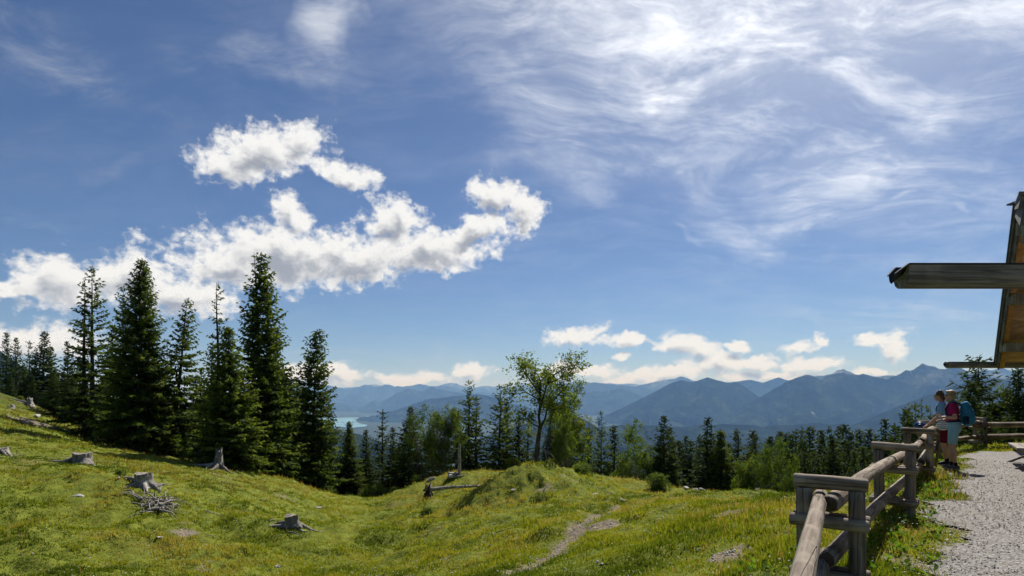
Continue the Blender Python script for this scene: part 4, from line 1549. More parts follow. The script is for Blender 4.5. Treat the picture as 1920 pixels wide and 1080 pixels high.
# ------------------------------------------------------------------ logs, fences, stumps
def log(name, A, B, r0, r1, root, seed=0, mat='weathered_log', n=12, seg=8, crook=0.012, cap='end_grain'):
    """one round timber from A to B; its own axis is local z"""
    A, B = Vector(A), Vector(B)
    rng = random.Random(seed * 131 + 7)
    L = (B - A).length
    mb = MB()
    ph, k1 = rng.uniform(0, 6.28), rng.uniform(0.8, 2.0)
    rings = []
    lob = [(rng.uniform(0, 6.28), rng.uniform(0.01, 0.05)) for _ in range(4)]
    for s in range(seg + 1):
        t = s / seg
        c = Vector((crook * L * 0.4 * math.sin(k1 * 3.1 * t + ph), crook * L * 0.4 * math.cos(k1 * 2.3 * t + ph), L * t))
        r = r0 + (r1 - r0) * t
        ring = []
        for j in range(n):
            th = 6.28318 * j / n
            rr = r * (1 + sum(a * math.cos((i + 2) * th + p + 1.7 * t * i) for i, (p, a) in enumerate(lob)) + rng.uniform(-0.025, 0.025))
            ring.append(c + Vector((math.cos(th) * rr, math.sin(th) * rr, 0)))
        rings.append(mb.addv(ring))
    for s in range(seg):
        for j in range(n):
            j2 = (j + 1) % n
            mb.face((rings[s] + j, rings[s] + j2, rings[s + 1] + j2, rings[s + 1] + j), 0)
    # slightly bevelled sawn ends
    for ring, z, sg, rr in ((rings[0], -0.012, 1, r0), (rings[-1], L + 0.012, -1, r1)):
        cen = mb.v[ring]
        vs = [mb.v[ring + j] for j in range(n)]
        mx, my = sum(v[0] for v in vs) / n, sum(v[1] for v in vs) / n
        i2 = mb.addv([(mx + (v[0] - mx) * 0.86, my + (v[1] - my) * 0.86, z) for v in vs])
        for j in range(n):
            j2 = (j + 1) % n
            q = (ring + j, ring + j2, i2 + j2, i2 + j)
            mb.face(q if sg < 0 else q[::-1], 0)
        q = [i2 + j for j in range(n)]
        mb.face(q if sg < 0 else q[::-1], 1)
    o = mb.build(name, [MAT[mat], MAT[cap]], root, True)
    o.rotation_mode = 'QUATERNION'
    o.rotation_quaternion = Vector((0, 0, 1)).rotation_difference((B - A).normalized())
    o.location = A - (root.location if root else Vector())
    return o


def fence(name, label, pts, rails, zs, ztop, seed0):
    """posts in pairs, a cap over each pair, cross pieces that carry the rails"""
    c0 = pts[0]
    root = empty(name, (c0[0], c0[1], hz1(*c0[:2])), label, 'fence')
    sd_ = seed0
    for i, (x, y) in enumerate(pts):
        a = Vector(pts[max(0, i - 1)])
        b = Vector(pts[min(len(pts) - 1, i + 1)])
        u = (b - a).normalized()
        n = Vector((u.y, -u.x))
        for s in (-1, 1):
            p = Vector((x, y)) + n * 0.178 * s
            g = hz1(p.x, p.y)
            sd_ += 1
            log('post', (p.x, p.y, g - 0.35), (p.x + 0.006 * s, p.y, ztop - 0.06), 0.066, 0.061, root, sd_, seg=6)
        e = Vector((u.x, u.y, 0))
        nn = Vector((n.x, n.y, 0))
        c = Vector((x, y, 0))
        sd_ += 1
        log('cap_log', c - nn * 0.255 + Vector((0, 0, ztop + 0.006)), c + nn * 0.25 + Vector((0, 0, ztop - 0.006)), 0.056, 0.052, root, sd_, seg=6)
        for z in zs:
            for q in (-0.098, 0.098):
                sd_ += 1
                log('cross_piece', c - nn * 0.27 + e * q + Vector((0, 0, z - 0.122)), c + nn * 0.26 + e * q + Vector((0, 0, z - 0.128)), 0.050, 0.046, root, sd_, seg=5)
    for (p, q, r, off, z) in rails:
        a, b = Vector(p), Vector(q)
        u = (b - a).normalized()
        n = Vector((u.y, -u.x)) * off
        sd_ += 1
        log('rail', (a.x + n.x, a.y + n.y, z), (b.x + n.x, b.y + n.y, z + 0.005), r, r * 0.88, root, sd_, seg=16, n=14, crook=0.010)
    return root


def ext(p, q, e0, e1):
    p, q = Vector(p), Vector(q)
    u = (q - p).normalized()
    return tuple(p + u * -e0), tuple(q + u * e1)


fr = []
for z_, r_ in ((-0.872, 0.066), (-1.296, 0.066)):
    fr.append((*ext(FENCE[1], FENCE[3], 0.22, 0.25), r_, 0.030, z_))
    fr.append((*ext(FENCE[3], FENCE[4], 0.30, 0.25), r_, 0.045, z_ + 0.01))
    fr.append((*ext(FENCE[0], FENCE[1], 0.2, 0.16), 0.058, -0.062, z_ + 0.012))
fence('log_fence', 'near grey log fence running from the foreground to the hikers', FENCE, fr, (-0.875, -1.30), -0.70, 100)
rr_ = []
for z_ in (-0.90, -1.31):
    rr_.append((*ext(REAR[0], REAR[1], 0.2, 0.25), 0.072, -0.03, z_ + 0.02))
    rr_.append((*ext(REAR[1], REAR[2], 0.25, 1.5), 0.085, 0.06, z_))
fence('log_fence', 'rear log fence behind the gravel yard and the table', REAR[1:], rr_, (-0.91, -1.33), -0.75, 300)


def stump(px, py, d, r, h, label, seed, k_=0.8, cut=True, roots=5, root_len=1.2, lean=(0, 0), name='tree_stump', spread=None):
    r, h, root_len = r * k_, h * k_, root_len * k_
    rng = random.Random(seed)
    p = spot(px, py, d)
    z = hz1(p.x, p.y)
    root = empty(name, (p.x, p.y, z), label, 'stump', 'stumps on the pasture')
    n = 28
    dirs = spread or [rng.uniform(0, 6.28) for _ in range(roots)]
    mb = MB()
    rings = []
    lv = [-0.15, 0.0, 0.12, 0.3, 0.55, 0.8, 1.0]
    for t in lv:
        ring = []
        for j in range(n):
            th = 6.28318 * j / n
            fl = sum(math.exp(-(((th - a + math.pi) % 6.28318 - math.pi) / 0.32) ** 2) for a in dirs)
            base = max(0.0, 1 - max(t, 0) / 0.55) ** 2
            rr = r * (1 + base * (0.18 + 0.75 * fl) + 0.05 * math.sin(7 * th + seed) + rng.uniform(-0.05, 0.05))
            zz = h * t
            if t == 1.0:
                zz += (0.03 * math.sin(2 * th + seed) + rng.uniform(-0.015, 0.015)) * 1.0 if cut else h * rng.uniform(-0.35, 0.30)
                if not cut:
                    rr *= rng.uniform(0.35, 0.8)
            elif not cut:
                rr *= 1 - 0.45 * max(0, t)
            ring.append((math.cos(th) * rr + lean[0] * zz, math.sin(th) * rr + lean[1] * zz, zz))
        rings.append(mb.addv(ring))
    for s in range(len(lv) - 1):
        for j in range(n):
            j2 = (j + 1) % n
            mb.face((rings[s] + j, rings[s] + j2, rings[s + 1] + j2, rings[s + 1] + j), 0)
    c = mb.addv([(lean[0] * h, lean[1] * h, h * (0.96 if cut else 0.55))])
    for j in range(n):
        mb.face((rings[-1] + j, rings[-1] + (j + 1) % n, c), 1 if cut else 0)
    mb.build('stem', [MAT['bleached_wood'], MAT['table_wood']], root, not cut)
    for k, a in enumerate(dirs):
        L = root_len * rng.uniform(0.7, 1.25)
        pts, rad = [], []
        aa = a
        q = Vector((math.cos(a) * r * 0.85, math.sin(a) * r * 0.85, h * 0.26))
        for s in range(7):
            t = s / 6
            pts.append(q.copy())
            rad.append(r * 0.30 * (1 - 0.80 * t) + 0.012)
            aa += rng.uniform(-0.25, 0.25)
            q = q + Vector((math.cos(aa), math.sin(aa), 0)) * L / 6
            g = hz1(p.x + q.x, p.y + q.y) - z
            q.z = g + max(0, (h * 0.22) * (1 - (t + 0.17) * 1.25)) + 0.02 * (1 - t) - 0.02
        m2 = MB()
        m2.tube(pts, rad, 7, wob=0.10, rng=rng)
        m2.build('root', MAT['bleached_wood'], root, True)
    return root


TOCAM = -math.pi / 2
stump(155, 868, 26.5, 0.42, 0.50, 'small flat cut stump with a root sprawling right, high on the slope', 1, roots=3, root_len=1.0, spread=[-0.4, -0.9, 3.2])
stump(270, 912, 22, 0.36, 0.60, 'big dark cut stump above the heap of branches', 2, roots=5, root_len=0.8, spread=[-0.3, -1.0, -1.9, 2.9, 0.8])
stump(547, 985, 20, 0.26, 0.40, 'pale stump on arched roots in the hollow', 3, roots=4, root_len=0.85, spread=[-0.35, -2.75, 3.0, 0.6])
stump(409, 878, 36, 0.36, 1.20, 'splintered tall stump at the foot of the lush cone shaped spruce', 4, cut=False, roots=4, root_len=1.4, lean=(0.06, 0), spread=[-0.6, -1.3, 3.3, -2.2])
stump(57, 762, 56, 0.42, 0.95, 'splintered stump on the crest of the left slope', 5, cut=False, roots=4, root_len=1.4, lean=(-0.12, 0), spread=[-0.4, -0.8, 3.4, -2.0])
stump(24, 768, 50, 0.30, 0.45, 'small broken stump left of the splintered one on the left slope', 6, cut=False, roots=3, root_len=0.7)
stump(2, 848, 26.5, 0.34, 0.25, 'low grey root stump cut by the left picture edge', 7, roots=3, root_len=1.3, spread=[-0.35, -0.8, 2.8])
stump(848, 893, 37, 0.34, 0.35, 'weathered low stump by the white rock on the meadow edge', 8, roots=3, root_len=0.8)
stump(1420, 925, 30, 0.20, 0.30, 'small stump under the leaning dark trunk', 9, cut=False, roots=3, root_len=0.5)


def stick(rng, p, L, r, rise=0.1, az=None, n=6, drape=True, z0=0.05):
    """a crooked branch lying on the ground"""
    a = rng.uniform(0, 6.28) if az is None else az
    pts, rad = [], []
    q = Vector(p)
    for s in range(n):
        t = s / (n - 1)
        zg = hz1(q.x, q.y) if drape else p[2]
        pts.append(Vector((q.x, q.y, zg + z0 + rise * math.sin(3.14 * t) * L * 0.4)))
        rad.append(r * (1 - 0.7 * t))
        a += rng.gauss(0, 0.28)
        q = q + Vector((math.cos(a), math.sin(a), 0)) * L / (n - 1)
    return pts, rad


def build_brush():
    rng = random.Random(17)
    c = spot(300, 950, 20.3)
    z = hz1(c.x, c.y)
    root = empty('branch_heap', (c.x, c.y, z), 'heap of bleached branches below the big cut stump', 'branches')
    for k in range(64):
        x = c.x + rng.gauss(0.0, 0.30)
        y = c.y + rng.gauss(0, 0.32)
        mb = MB()
        pts, rad = stick(rng, (x, y, 0), rng.uniform(0.35, 1.0), rng.uniform(0.012, 0.034), rng.uniform(0.05, 0.5), z0=rng.uniform(0.02, 0.22))
        mb.tube([p - root.location for p in pts], rad, 5)
        mb.build('branch', MAT['bleached_wood'], root, True)
    for (dx, dy, L, r, a) in ((-0.65, 0.1, 0.75, 0.035, 3.4), (-0.5, -0.1, 0.9, 0.03, 2.8), (0.25, -0.45, 1.1, 0.05, -1.1), (0.35, -0.3, 0.8, 0.085, -2.2), (0.1, 0.1, 0.9, 0.04, 0.2)):
        mb = MB()
        pts, rad = stick(rng, (c.x + dx, c.y + dy, 0), L, r, 0.35, a, z0=0.05)
        mb.tube([p - root.location for p in pts], rad, 7)
        mb.build('branch', MAT['bleached_wood'], root, True)


build_brush()


def loose_branch(px, py, d, L, r, az, label, seed, rise=0.1):
    rng = random.Random(seed)
    p = spot(px, py, d)
    z = hz1(p.x, p.y)
    pts, rad = stick(rng, (p.x, p.y, 0), L, r, rise, az, 7, z0=0.04)
    mb = MB()
    base = Vector((p.x, p.y, z))
    mb.tube([q - base for q in pts], rad, 6)
    for k in (2, 4):
        a2 = az + rng.choice((-0.9, 0.9))
        q = pts[k] - base
        mb.tube([q, q + Vector((math.cos(a2), math.sin(a2), 0.15)) * L * 0.16], [rad[k] * 0.6, rad[k] * 0.25], 5)
    o = mb.build('fallen_branch', MAT['bleached_wood'], None, True, base)
    tag(o, label, 'branch', 'loose bleached branches')


loose_branch(385, 962, 19.6, 0.75, 0.020, -0.7, 'thin bleached branch right of the branch heap', 1)
loose_branch(385, 1006, 17.6, 0.35, 0.016, -0.3, 'short bleached stick below the thin branch right of the heap', 2)
loose_branch(540, 1000, 19, 0.7, 0.030, -0.8, 'curved bleached root below the arched stump', 3, 0.3)
loose_branch(1018, 925, 24, 0.7, 0.018, 0.8, 'bleached stick on the front of the knoll', 4, 0.5)
loose_branch(930, 1002, 16, 0.5, 0.016, 0.7, 'thin bleached stick left of the scree patch', 5)
loose_branch(505, 980, 20.4, 0.3, 0.022, 1.3, 'short bleached stick left of the arched stump', 6, 0.3)
loose_branch(415, 905, 31, 1.0, 0.03, -0.4, 'grey branch on the slope below the splintered stump', 7)
loose_branch(220, 902, 22.5, 0.35, 0.03, 1.2, 'stubby bleached branch left of the big cut stump', 8, 0.6)
loose_branch(800, 1003, 16.6, 0.6, 0.016, 0.4, 'thin pale stick on the lower left flank of the knoll', 9)


def build_fallen_trunk():
    a, b = spot(806, 934, 31.5), spot(900, 916, 34.5)
    rng = random.Random(23)
    za, zb = hz1(a.x, a.y), hz1(b.x, b.y)
    root = empty('fallen_tree', (a.x, a.y, za), 'fallen grey trunk with dark root plate on the left flank of the knoll', 'fallen tree')
    A, B = Vector((a.x, a.y, za + 0.40)), Vector((b.x, b.y, zb + 0.22))
    log('trunk', A, B, 0.12, 0.07, root, 5, 'bleached_wood', seg=12, crook=0.06)
    mb = MB()
    for k in range(26):
        an = rng.uniform(0, 6.28)
        L = rng.uniform(0.3, 0.75)
        q = Vector((-0.05, -0.1, 0.35))
        e = q + Vector((rng.uniform(-0.25, 0.2), math.cos(an) * L, max(-0.34, math.sin(an) * L)))
        mb.tube([q, (q + e) * 0.5 + Vector((rng.gauss(0, .06), rng.gauss(0, .06), 0.03)), e], [0.10, 0.06, 0.02], 6)
    mb.build('root_plate', MAT['bark'], root, True)
    for k in range(24):
        t = rng.uniform(0.15, 1)
        p = A.lerp(B, t) - root.location
        m2 = MB()
        m2.tube([p, p + Vector((rng.uniform(-.2, .4), rng.uniform(-.5, .2), rng.uniform(0.0, .30)))], [0.028, 0.008], 5)
        m2.build('branch_stub', MAT['bleached_wood'], root, True)


build_fallen_trunk()


def dead_pole(px, py_base, py_top, d, r, label, seed, lean=0.02):
    q = spot(px, py_base, d)
    x, y, d = q.x, q.y, q.y
    z = hz1(x, y)
    root = empty('dead_pole', (x, y, z), label, 'dead trunk')
    top = at(px, py_top, d).z
    log('trunk', (x, y, z - 0.3), (x + lean, y, top), r, r * 0.75, root, seed, 'bleached_wood', seg=8, n=10)
    rng = random.Random(seed)
    for k in range(7):
        zz = z + (top - z) * rng.uniform(0.3, 0.95)
        a = rng.uniform(0, 6.28)
        mb = MB()
        p = Vector((0, 0, zz - z))
        mb.tube([p, p + Vector((math.cos(a) * 0.3, math.sin(a) * 0.3, rng.uniform(-0.05, 0.1)))], [0.022, 0.006], 5)
        mb.build('branch_stub', MAT['bleached_wood'], root, True)


dead_pole(861, 889, 833, 42, 0.115, 'standing bare dead pole on the meadow edge', 3)


def build_crooked_maple():
    """the open crowned maple on the knoll: two crooked limbs, leaves on the ends"""
    d = 30.0
    rng = random.Random(41)
    x, y = (1008 - 960) / F * d, d
    z = hz1(x, y)
    root = empty('maple_tree', (x, y, z), 'crooked old maple with bare limbs and sparse crown on the knoll', 'tree')

    def w(px, py, dd=0.0):
        return at(px, py, d + dd) - root.location
    mb = MB()
    ends = []
    trunk = [Vector((0, 0, -0.5)), w(1007, 850), w(1009, 825), w(1013, 800)]
    mb.tube(trunk, [0.20, 0.14, 0.115, 0.10], 9, cap=False, wob=0.06, rng=rng)
    limbs = [
        ([w(1013, 802), w(1010, 780, -.1), w(1012, 760, -.2), w(1013, 735, -.2), w(1007, 718, -.3)], 0.075),
        ([w(1012, 770, -.2), w(1018, 748, .2), w(1026, 720, .5), w(1040, 702, .6), w(1058, 690, .6), w(1072, 684, .7)], 0.055),
        ([w(1013, 802), w(1022, 785, .4), w(1026, 765, .6), w(1040, 748, .8), w(1050, 735, .9)], 0.055),
        ([w(1012, 738, -.2), w(1000, 722, -.5), w(990, 708, -.6), w(982, 698, -.7)], 0.05),
        ([w(1011, 750, -.2), w(998, 742, .3), w(986, 736, .5), w(973, 738, .6)], 0.045),
        ([w(1013, 733, -.2), w(1014, 716, .1), w(1008, 702, .2), w(1000, 693, .2)], 0.045),
        ([w(1026, 720, .5), w(1045, 712, .9), w(1060, 704, 1.2)], 0.04),
        ([w(1026, 765, .6), w(1042, 768, .2), w(1060, 765, .0)], 0.04),
        ([w(1013, 802), w(1000, 795, -.3), w(988, 785, -.5)], 0.045),
    ]
    for pts, r in limbs:
        n = len(pts)
        mb.tube(pts, [r * (1 - 0.72 * k / (n - 1)) for k in range(n)], 7, cap=False)
        for k in range(1, n):
            for _ in range(3 if k < n - 1 else 5):
                dv = (pts[k] - pts[k - 1]).normalized() * 0.7 + Vector((rng.gauss(0, .55), rng.gauss(0, .55), rng.gauss(0.10, .35)))
                grow(mb, rng, pts[k], dv, rng.uniform(0.35, 0.75), r * 0.24, 1, ends, 0.1, 0.8, (1, 2), 0.005)
    mb.build('trunk', MAT['bark'], root, True)
    leaf = leaf_mesh('maple_leaves', ends, 42, 0.13, 5, 0.14, tint0=0.66)
    link(bpy.data.objects.new('crown', leaf), root)
    # bleached limbs propped against its foot
    b = spot(1022, 868, 27.0)
    zb = hz1(b.x, b.y)
    br = empty('dead_limb', (b.x, b.y, zb), 'bleached forked dead limb propped up at the foot of the crooked maple', 'dead limb')
    for (tx, ty) in ((-0.42, 0.0), (0.10, 0.05), (0.62, -0.05), (0.3, 0.2)):
        m2 = MB()
        top = Vector((-0.02, 0.1, 0.60))
        e = Vector((tx, ty, -0.05))
        m2.tube([top, top.lerp(e, 0.5) + Vector((0, 0, 0.08)), e], [0.03, 0.025, 0.012], 6)
        m2.build('branch', MAT['bleached_wood'], br, True)


build_crooked_maple()

# ------------------------------------------------------------------ the cabin's eaves and the table
plain('dark_metal', (0.025, 0.026, 0.028), 0.45, 0.5, 0.2, 8.0, 0.6)
plain('roof_metal', (0.075, 0.078, 0.082), 0.5, 0.5, 0.25, 3.0, 0.4)


def slab(mb, P, a, b, c, mat=0):
    """parallelepiped from corner P along the vectors a, b, c"""
    P, a, b, c = Vector(P), Vector(a), Vector(b), Vector(c)
    i = mb.addv([P, P + a, P + a + b, P + b, P + c, P + a + c, P + a + b + c, P + b + c])
    for q in ((0, 3, 2, 1), (4, 5, 6, 7), (0, 1, 5, 4), (1, 2, 6, 5), (2, 3, 7, 6), (3, 0, 4, 7)):
        mb.face([i + k for k in q], mat)


def build_cabin():
    V1, VR, V2 = Vector((4.32, 5.1, 1.62)), Vector((10.38, 12.5, 3.85)), Vector((15.9, 20.0, 1.0))
    ex = Vector((1, 0, 0))
    root = empty('cabin', (V1.x + 3, V1.y + 4, GRAVEL_Z), 'timber cabin eaves with long gutter beams jutting in from the right', 'cabin')
    O = root.location
    depth = 5.0

    def part(name, mb, mat, smooth=False, parent=None, loc=None):
        o = mb.build(name, mat if isinstance(mat, list) else MAT[mat], parent or root, smooth)
        if loc is not None:
            o.location = Vector(loc) - O
        return o
    # gutter beams: half round hollowed logs with a metal lining
    for (x0, y, zc, r, seed) in ((3.19, 5.0, 0.965, 0.098, 1), (14.25, 20.0, 0.975, 0.105, 2)):
        P = Vector((x0, y, zc))
        L = 6.5
        mb = MB()
        n, sg = 16, 14
        prof = [(-r * 1.0, r * 0.82), (-r * 1.02, -0.2 * r), (-r * 0.86, -0.62 * r), (-r * 0.5, -0.90 * r), (0, -r), (r * 0.5, -0.90 * r), (r * 0.86, -0.62 * r), (r * 1.02, -0.2 * r), (r, r * 0.82),
                (r * 0.72, r * 0.84), (r * 0.5, 0.35 * r), (0, 0.1 * r), (-r * 0.5, 0.35 * r), (-r * 0.72, r * 0.84)]
        # beam: local z runs along the beam
        rings = [mb.addv([(a, b, L * k / sg) for a, b in prof]) for k in range(sg + 1)]
        m = len(prof)
        for k in range(sg):
            for j in range(m):
                j2 = (j + 1) % m
                mb.face((rings[k] + j, rings[k + 1] + j, rings[k + 1] + j2, rings[k] + j2))
        mb.face([rings[0] + j for j in range(m)])
        mb.face([rings[-1] + j for j in reversed(range(m))])
        M = Matrix(((0, 0, 1), (-1, 0, 0), (0, 1, 0))).to_4x4()      # local z -> world x, local y -> world z
        o = part('gutter_beam', mb, 'dark_beam')
        o.matrix_local = Matrix.Translation(P - O) @ M
        ml = MB()
        lin = [(-r * 1.08, r * 0.86), (-r * 1.08, r * 0.95), (-r * 0.70, r * 0.95), (-r * 0.46, r * 0.42), (0, r * 0.18), (r * 0.46, r * 0.42), (r * 0.70, r * 0.95), (r * 1.08, r * 0.95), (r * 1.08, r * 0.86),
               (r * 0.68, r * 0.88), (r * 0.44, r * 0.37), (0, r * 0.13), (-r * 0.44, r * 0.37), (-r * 0.68, r * 0.88)]
        q = len(lin)
        # the lining juts out as a short curved spout
        zz = [(-0.082, -0.072), (-0.04, -0.035), (0.0, 0.0), (L, 0.0)]
        rg = [ml.addv([(a * (0.55 if k == 0 else 0.8 if k == 1 else 1.0), b + dz, z) for a, b in lin]) for k, (z, dz) in enumerate(zz)]
        for k in range(3):
            for j in range(q):
                j2 = (j + 1) % q
                ml.face((rg[k] + j, rg[k + 1] + j, rg[k + 1] + j2, rg[k] + j2))
        ml.face([rg[0] + j for j in range(q)])
        o2 = part('gutter_lining', ml, 'dark_metal', parent=o)
    # the two roof slopes
    for (A, B, nb, far) in ((VR, V2, 40, True), (VR, V1, 40, False)):
        s = B - A
        nrm = s.cross(ex).normalized()
        if nrm.z < 0:
            nrm = -nrm
        step = s / nb
        mb = MB()
        slab(mb, (0, 0, 0), step * 0.93, ex * depth, nrm * 0.025)
        bm = mb.mesh('soffit_board', MAT['pale_board'])
        for k in range(nb):
            b = bpy.data.objects.new('soffit_board', bm)
            link(b, root)
            b.location = A + step * k + ex * 0.03 + nrm * 0.004 - O
        # metal roof above, lapped over the verge
        mb = MB()
        slab(mb, A - O + nrm * 0.045 - ex * 0.10, s, ex * (depth + 0.1), nrm * 0.03)
        part('roof_sheet', mb, 'roof_metal')
        # grey verge boards, two layers
        mb = MB()
        slab(mb, A - O - ex * 0.030 - nrm * 0.20, s, ex * 0.045, nrm * 0.24)
        part('verge_board', mb, 'grey_board')
        mb = MB()
        slab(mb, A - O - ex * 0.075 - nrm * 0.06, s, ex * 0.042, nrm * 0.10)
        part('verge_board', mb, 'grey_board')
        # flying rafter of orange larch just inside
        for off in (0.035, 1.35, 2.65):
            mb = MB()
            slab(mb, A - O + ex * off - nrm * 0.16, s, ex * 0.15, nrm * 0.162)
            part('rafter', mb, 'larch_board')
        # purlins
        for t in ((0.03, 0.40, 0.755) if far else (0.40, 0.78)):
            mb = MB()
            P = A + s * t - O + ex * 0.06
            mb.box((P.x, P.y - 0.12, P.z - 0.42), (P.x + depth, P.y + 0.12, P.z - 0.165))
            part('purlin', mb, 'dark_beam')
    mb = MB()
    mb.box((VR.x - 0.12 - O.x, VR.y - 0.16 - O.y, VR.z + 0.07 - O.z), (VR.x + depth - O.x, VR.y + 0.16 - O.y, VR.z + 0.10 - O.z))
    part('ridge_cap', mb, 'roof_metal')
    # log wall, set well back under the eaves
    W1, W2 = V1.lerp(V2, 0.10) + ex * 2.4, V1.lerp(V2, 0.90) + ex * 2.4
    for k in range(13):
        z = GRAVEL_Z + 0.1 + 0.2 * k
        log('wall_log', (W1.x, W1.y, z), (W2.x, W2.y, z), 0.105, 0.10, root, 500 + k, 'larch_board', n=10, seg=3, crook=0.0)
    for k in range(13):
        z = GRAVEL_Z + 0.2 + 0.2 * k
        log('wall_log', (W1.x, W1.y, z), (W1.x + 4.5, W1.y, z), 0.105, 0.10, root, 540 + k, 'larch_board', n=10, seg=3, crook=0.0)


build_cabin()


def build_table():
    N, B = Vector((10.72, 12.95, -1.17)), Vector((11.72, 14.42, -1.17))
    u = (B - N)
    L = u.length
    u = u.normalized()
    w = Vector((u.y, -u.x, 0))
    root = empty('low_table', (N.x, N.y, GRAVEL_Z), 'low grey plank table on crossed legs at the right picture edge', 'table')
    O = root.location
    nb, bw = 5, 0.17
    for k in range(nb):
        mb = MB()
        slab(mb, N - O + w * (k * bw), u * L, w * (bw - 0.014), Vector((0, 0, 0.04)))
        mb.build('plank', MAT['table_wood'], root)
    W = nb * bw
    for t in (0.06, L - 0.12):
        base = N - O + u * t
        for s in (0, 1):
            a = base + w * (0.06 if s == 0 else W - 0.06) + Vector((0, 0, -0.002)) + u * (0.05 * s)
            b = base + w * (W - 0.10 if s == 0 else -0.02) + u * (0.05 * s)
            b.z = 0.0
            dv = b - a
            mb = MB()
            slab(mb, a - w * 0.05, w * 0.10, u * 0.045, dv)
            mb.build('leg', MAT['table_wood'], root)
        mb = MB()
        slab(mb, base + Vector((0, 0, -0.07)) + u * 0.10 + w * 0.03, w * (W - 0.06), u * 0.05, Vector((0, 0, 0.066)))
        mb.build('batten', MAT['table_wood'], root)


build_table()

# ------------------------------------------------------------------ the two hikers
def fabric(name, c, var=0.18):
    plain(name, c, 0.85, 0.15, var, 14.0)


def _skin(nt):
    tc = nt.add('ShaderNodeTexCoord')
    n = nt.noise(tc.outputs['Object'], 9.0, 4.0, 0.6)
    b = nt.add('ShaderNodeBsdfPrincipled')
    nt.put(b.inputs['Base Color'], nt.mix(nt.smooth(n, 0.3, 0.7), (0.42, 0.23, 0.155), (0.50, 0.295, 0.205)))
    b.inputs['Roughness'].default_value = 0.5
    b.inputs['Subsurface Weight'].default_value = 0.12
    b.inputs['Subsurface Radius'].default_value = (0.02, 0.01, 0.005)
    return b.outputs[0]


material('skin', _skin)
fabric('magenta_fabric', (0.28, 0.012, 0.085))
fabric('pale_blue_fabric', (0.24, 0.44, 0.52), 0.10)
fabric('maroon_fabric', (0.12, 0.006, 0.018))
fabric('sky_fabric', (0.17, 0.34, 0.52), 0.12)
fabric('pack_blue', (0.035, 0.20, 0.34), 0.25)
fabric('pack_dark', (0.012, 0.030, 0.055))
fabric('black_fabric', (0.012, 0.012, 0.014))
fabric('shoe_grey', (0.10, 0.105, 0.11), 0.4)
fabric('sole', (0.35, 0.34, 0.32))
fabric('scarf_green', (0.09, 0.22, 0.17))
fabric('band_grey', (0.16, 0.18, 0.19))
plain('white_shell', (0.70, 0.70, 0.68), 0.35, 0.5, 0.05)
plain('blue_shell', (0.02, 0.10, 0.34), 0.3, 0.5, 0.1)
plain('eye_dark', (0.02, 0.015, 0.012), 0.2, 0.6)
plain('dark_lens', (0.01, 0.01, 0.012), 0.1, 0.8)


def _hair(c0, c1):
    def fn(nt):
        tc = nt.add('ShaderNodeTexCoord')
        n = nt.noise(nt.mapping(tc.outputs['Object'], scale=(60, 60, 14)), 1.0, 5.0, 0.7)
        return bsdf(nt, nt.mix(nt.smooth(n, 0.35, 0.65), c0, c1), 0.5, 0.4, n, 0.9, 0.01)
    return fn


material('blond_hair', _hair((0.20, 0.125, 0.05), (0.50, 0.36, 0.18)))
material('brown_hair', _hair((0.022, 0.012, 0.007), (0.085, 0.045, 0.025)))


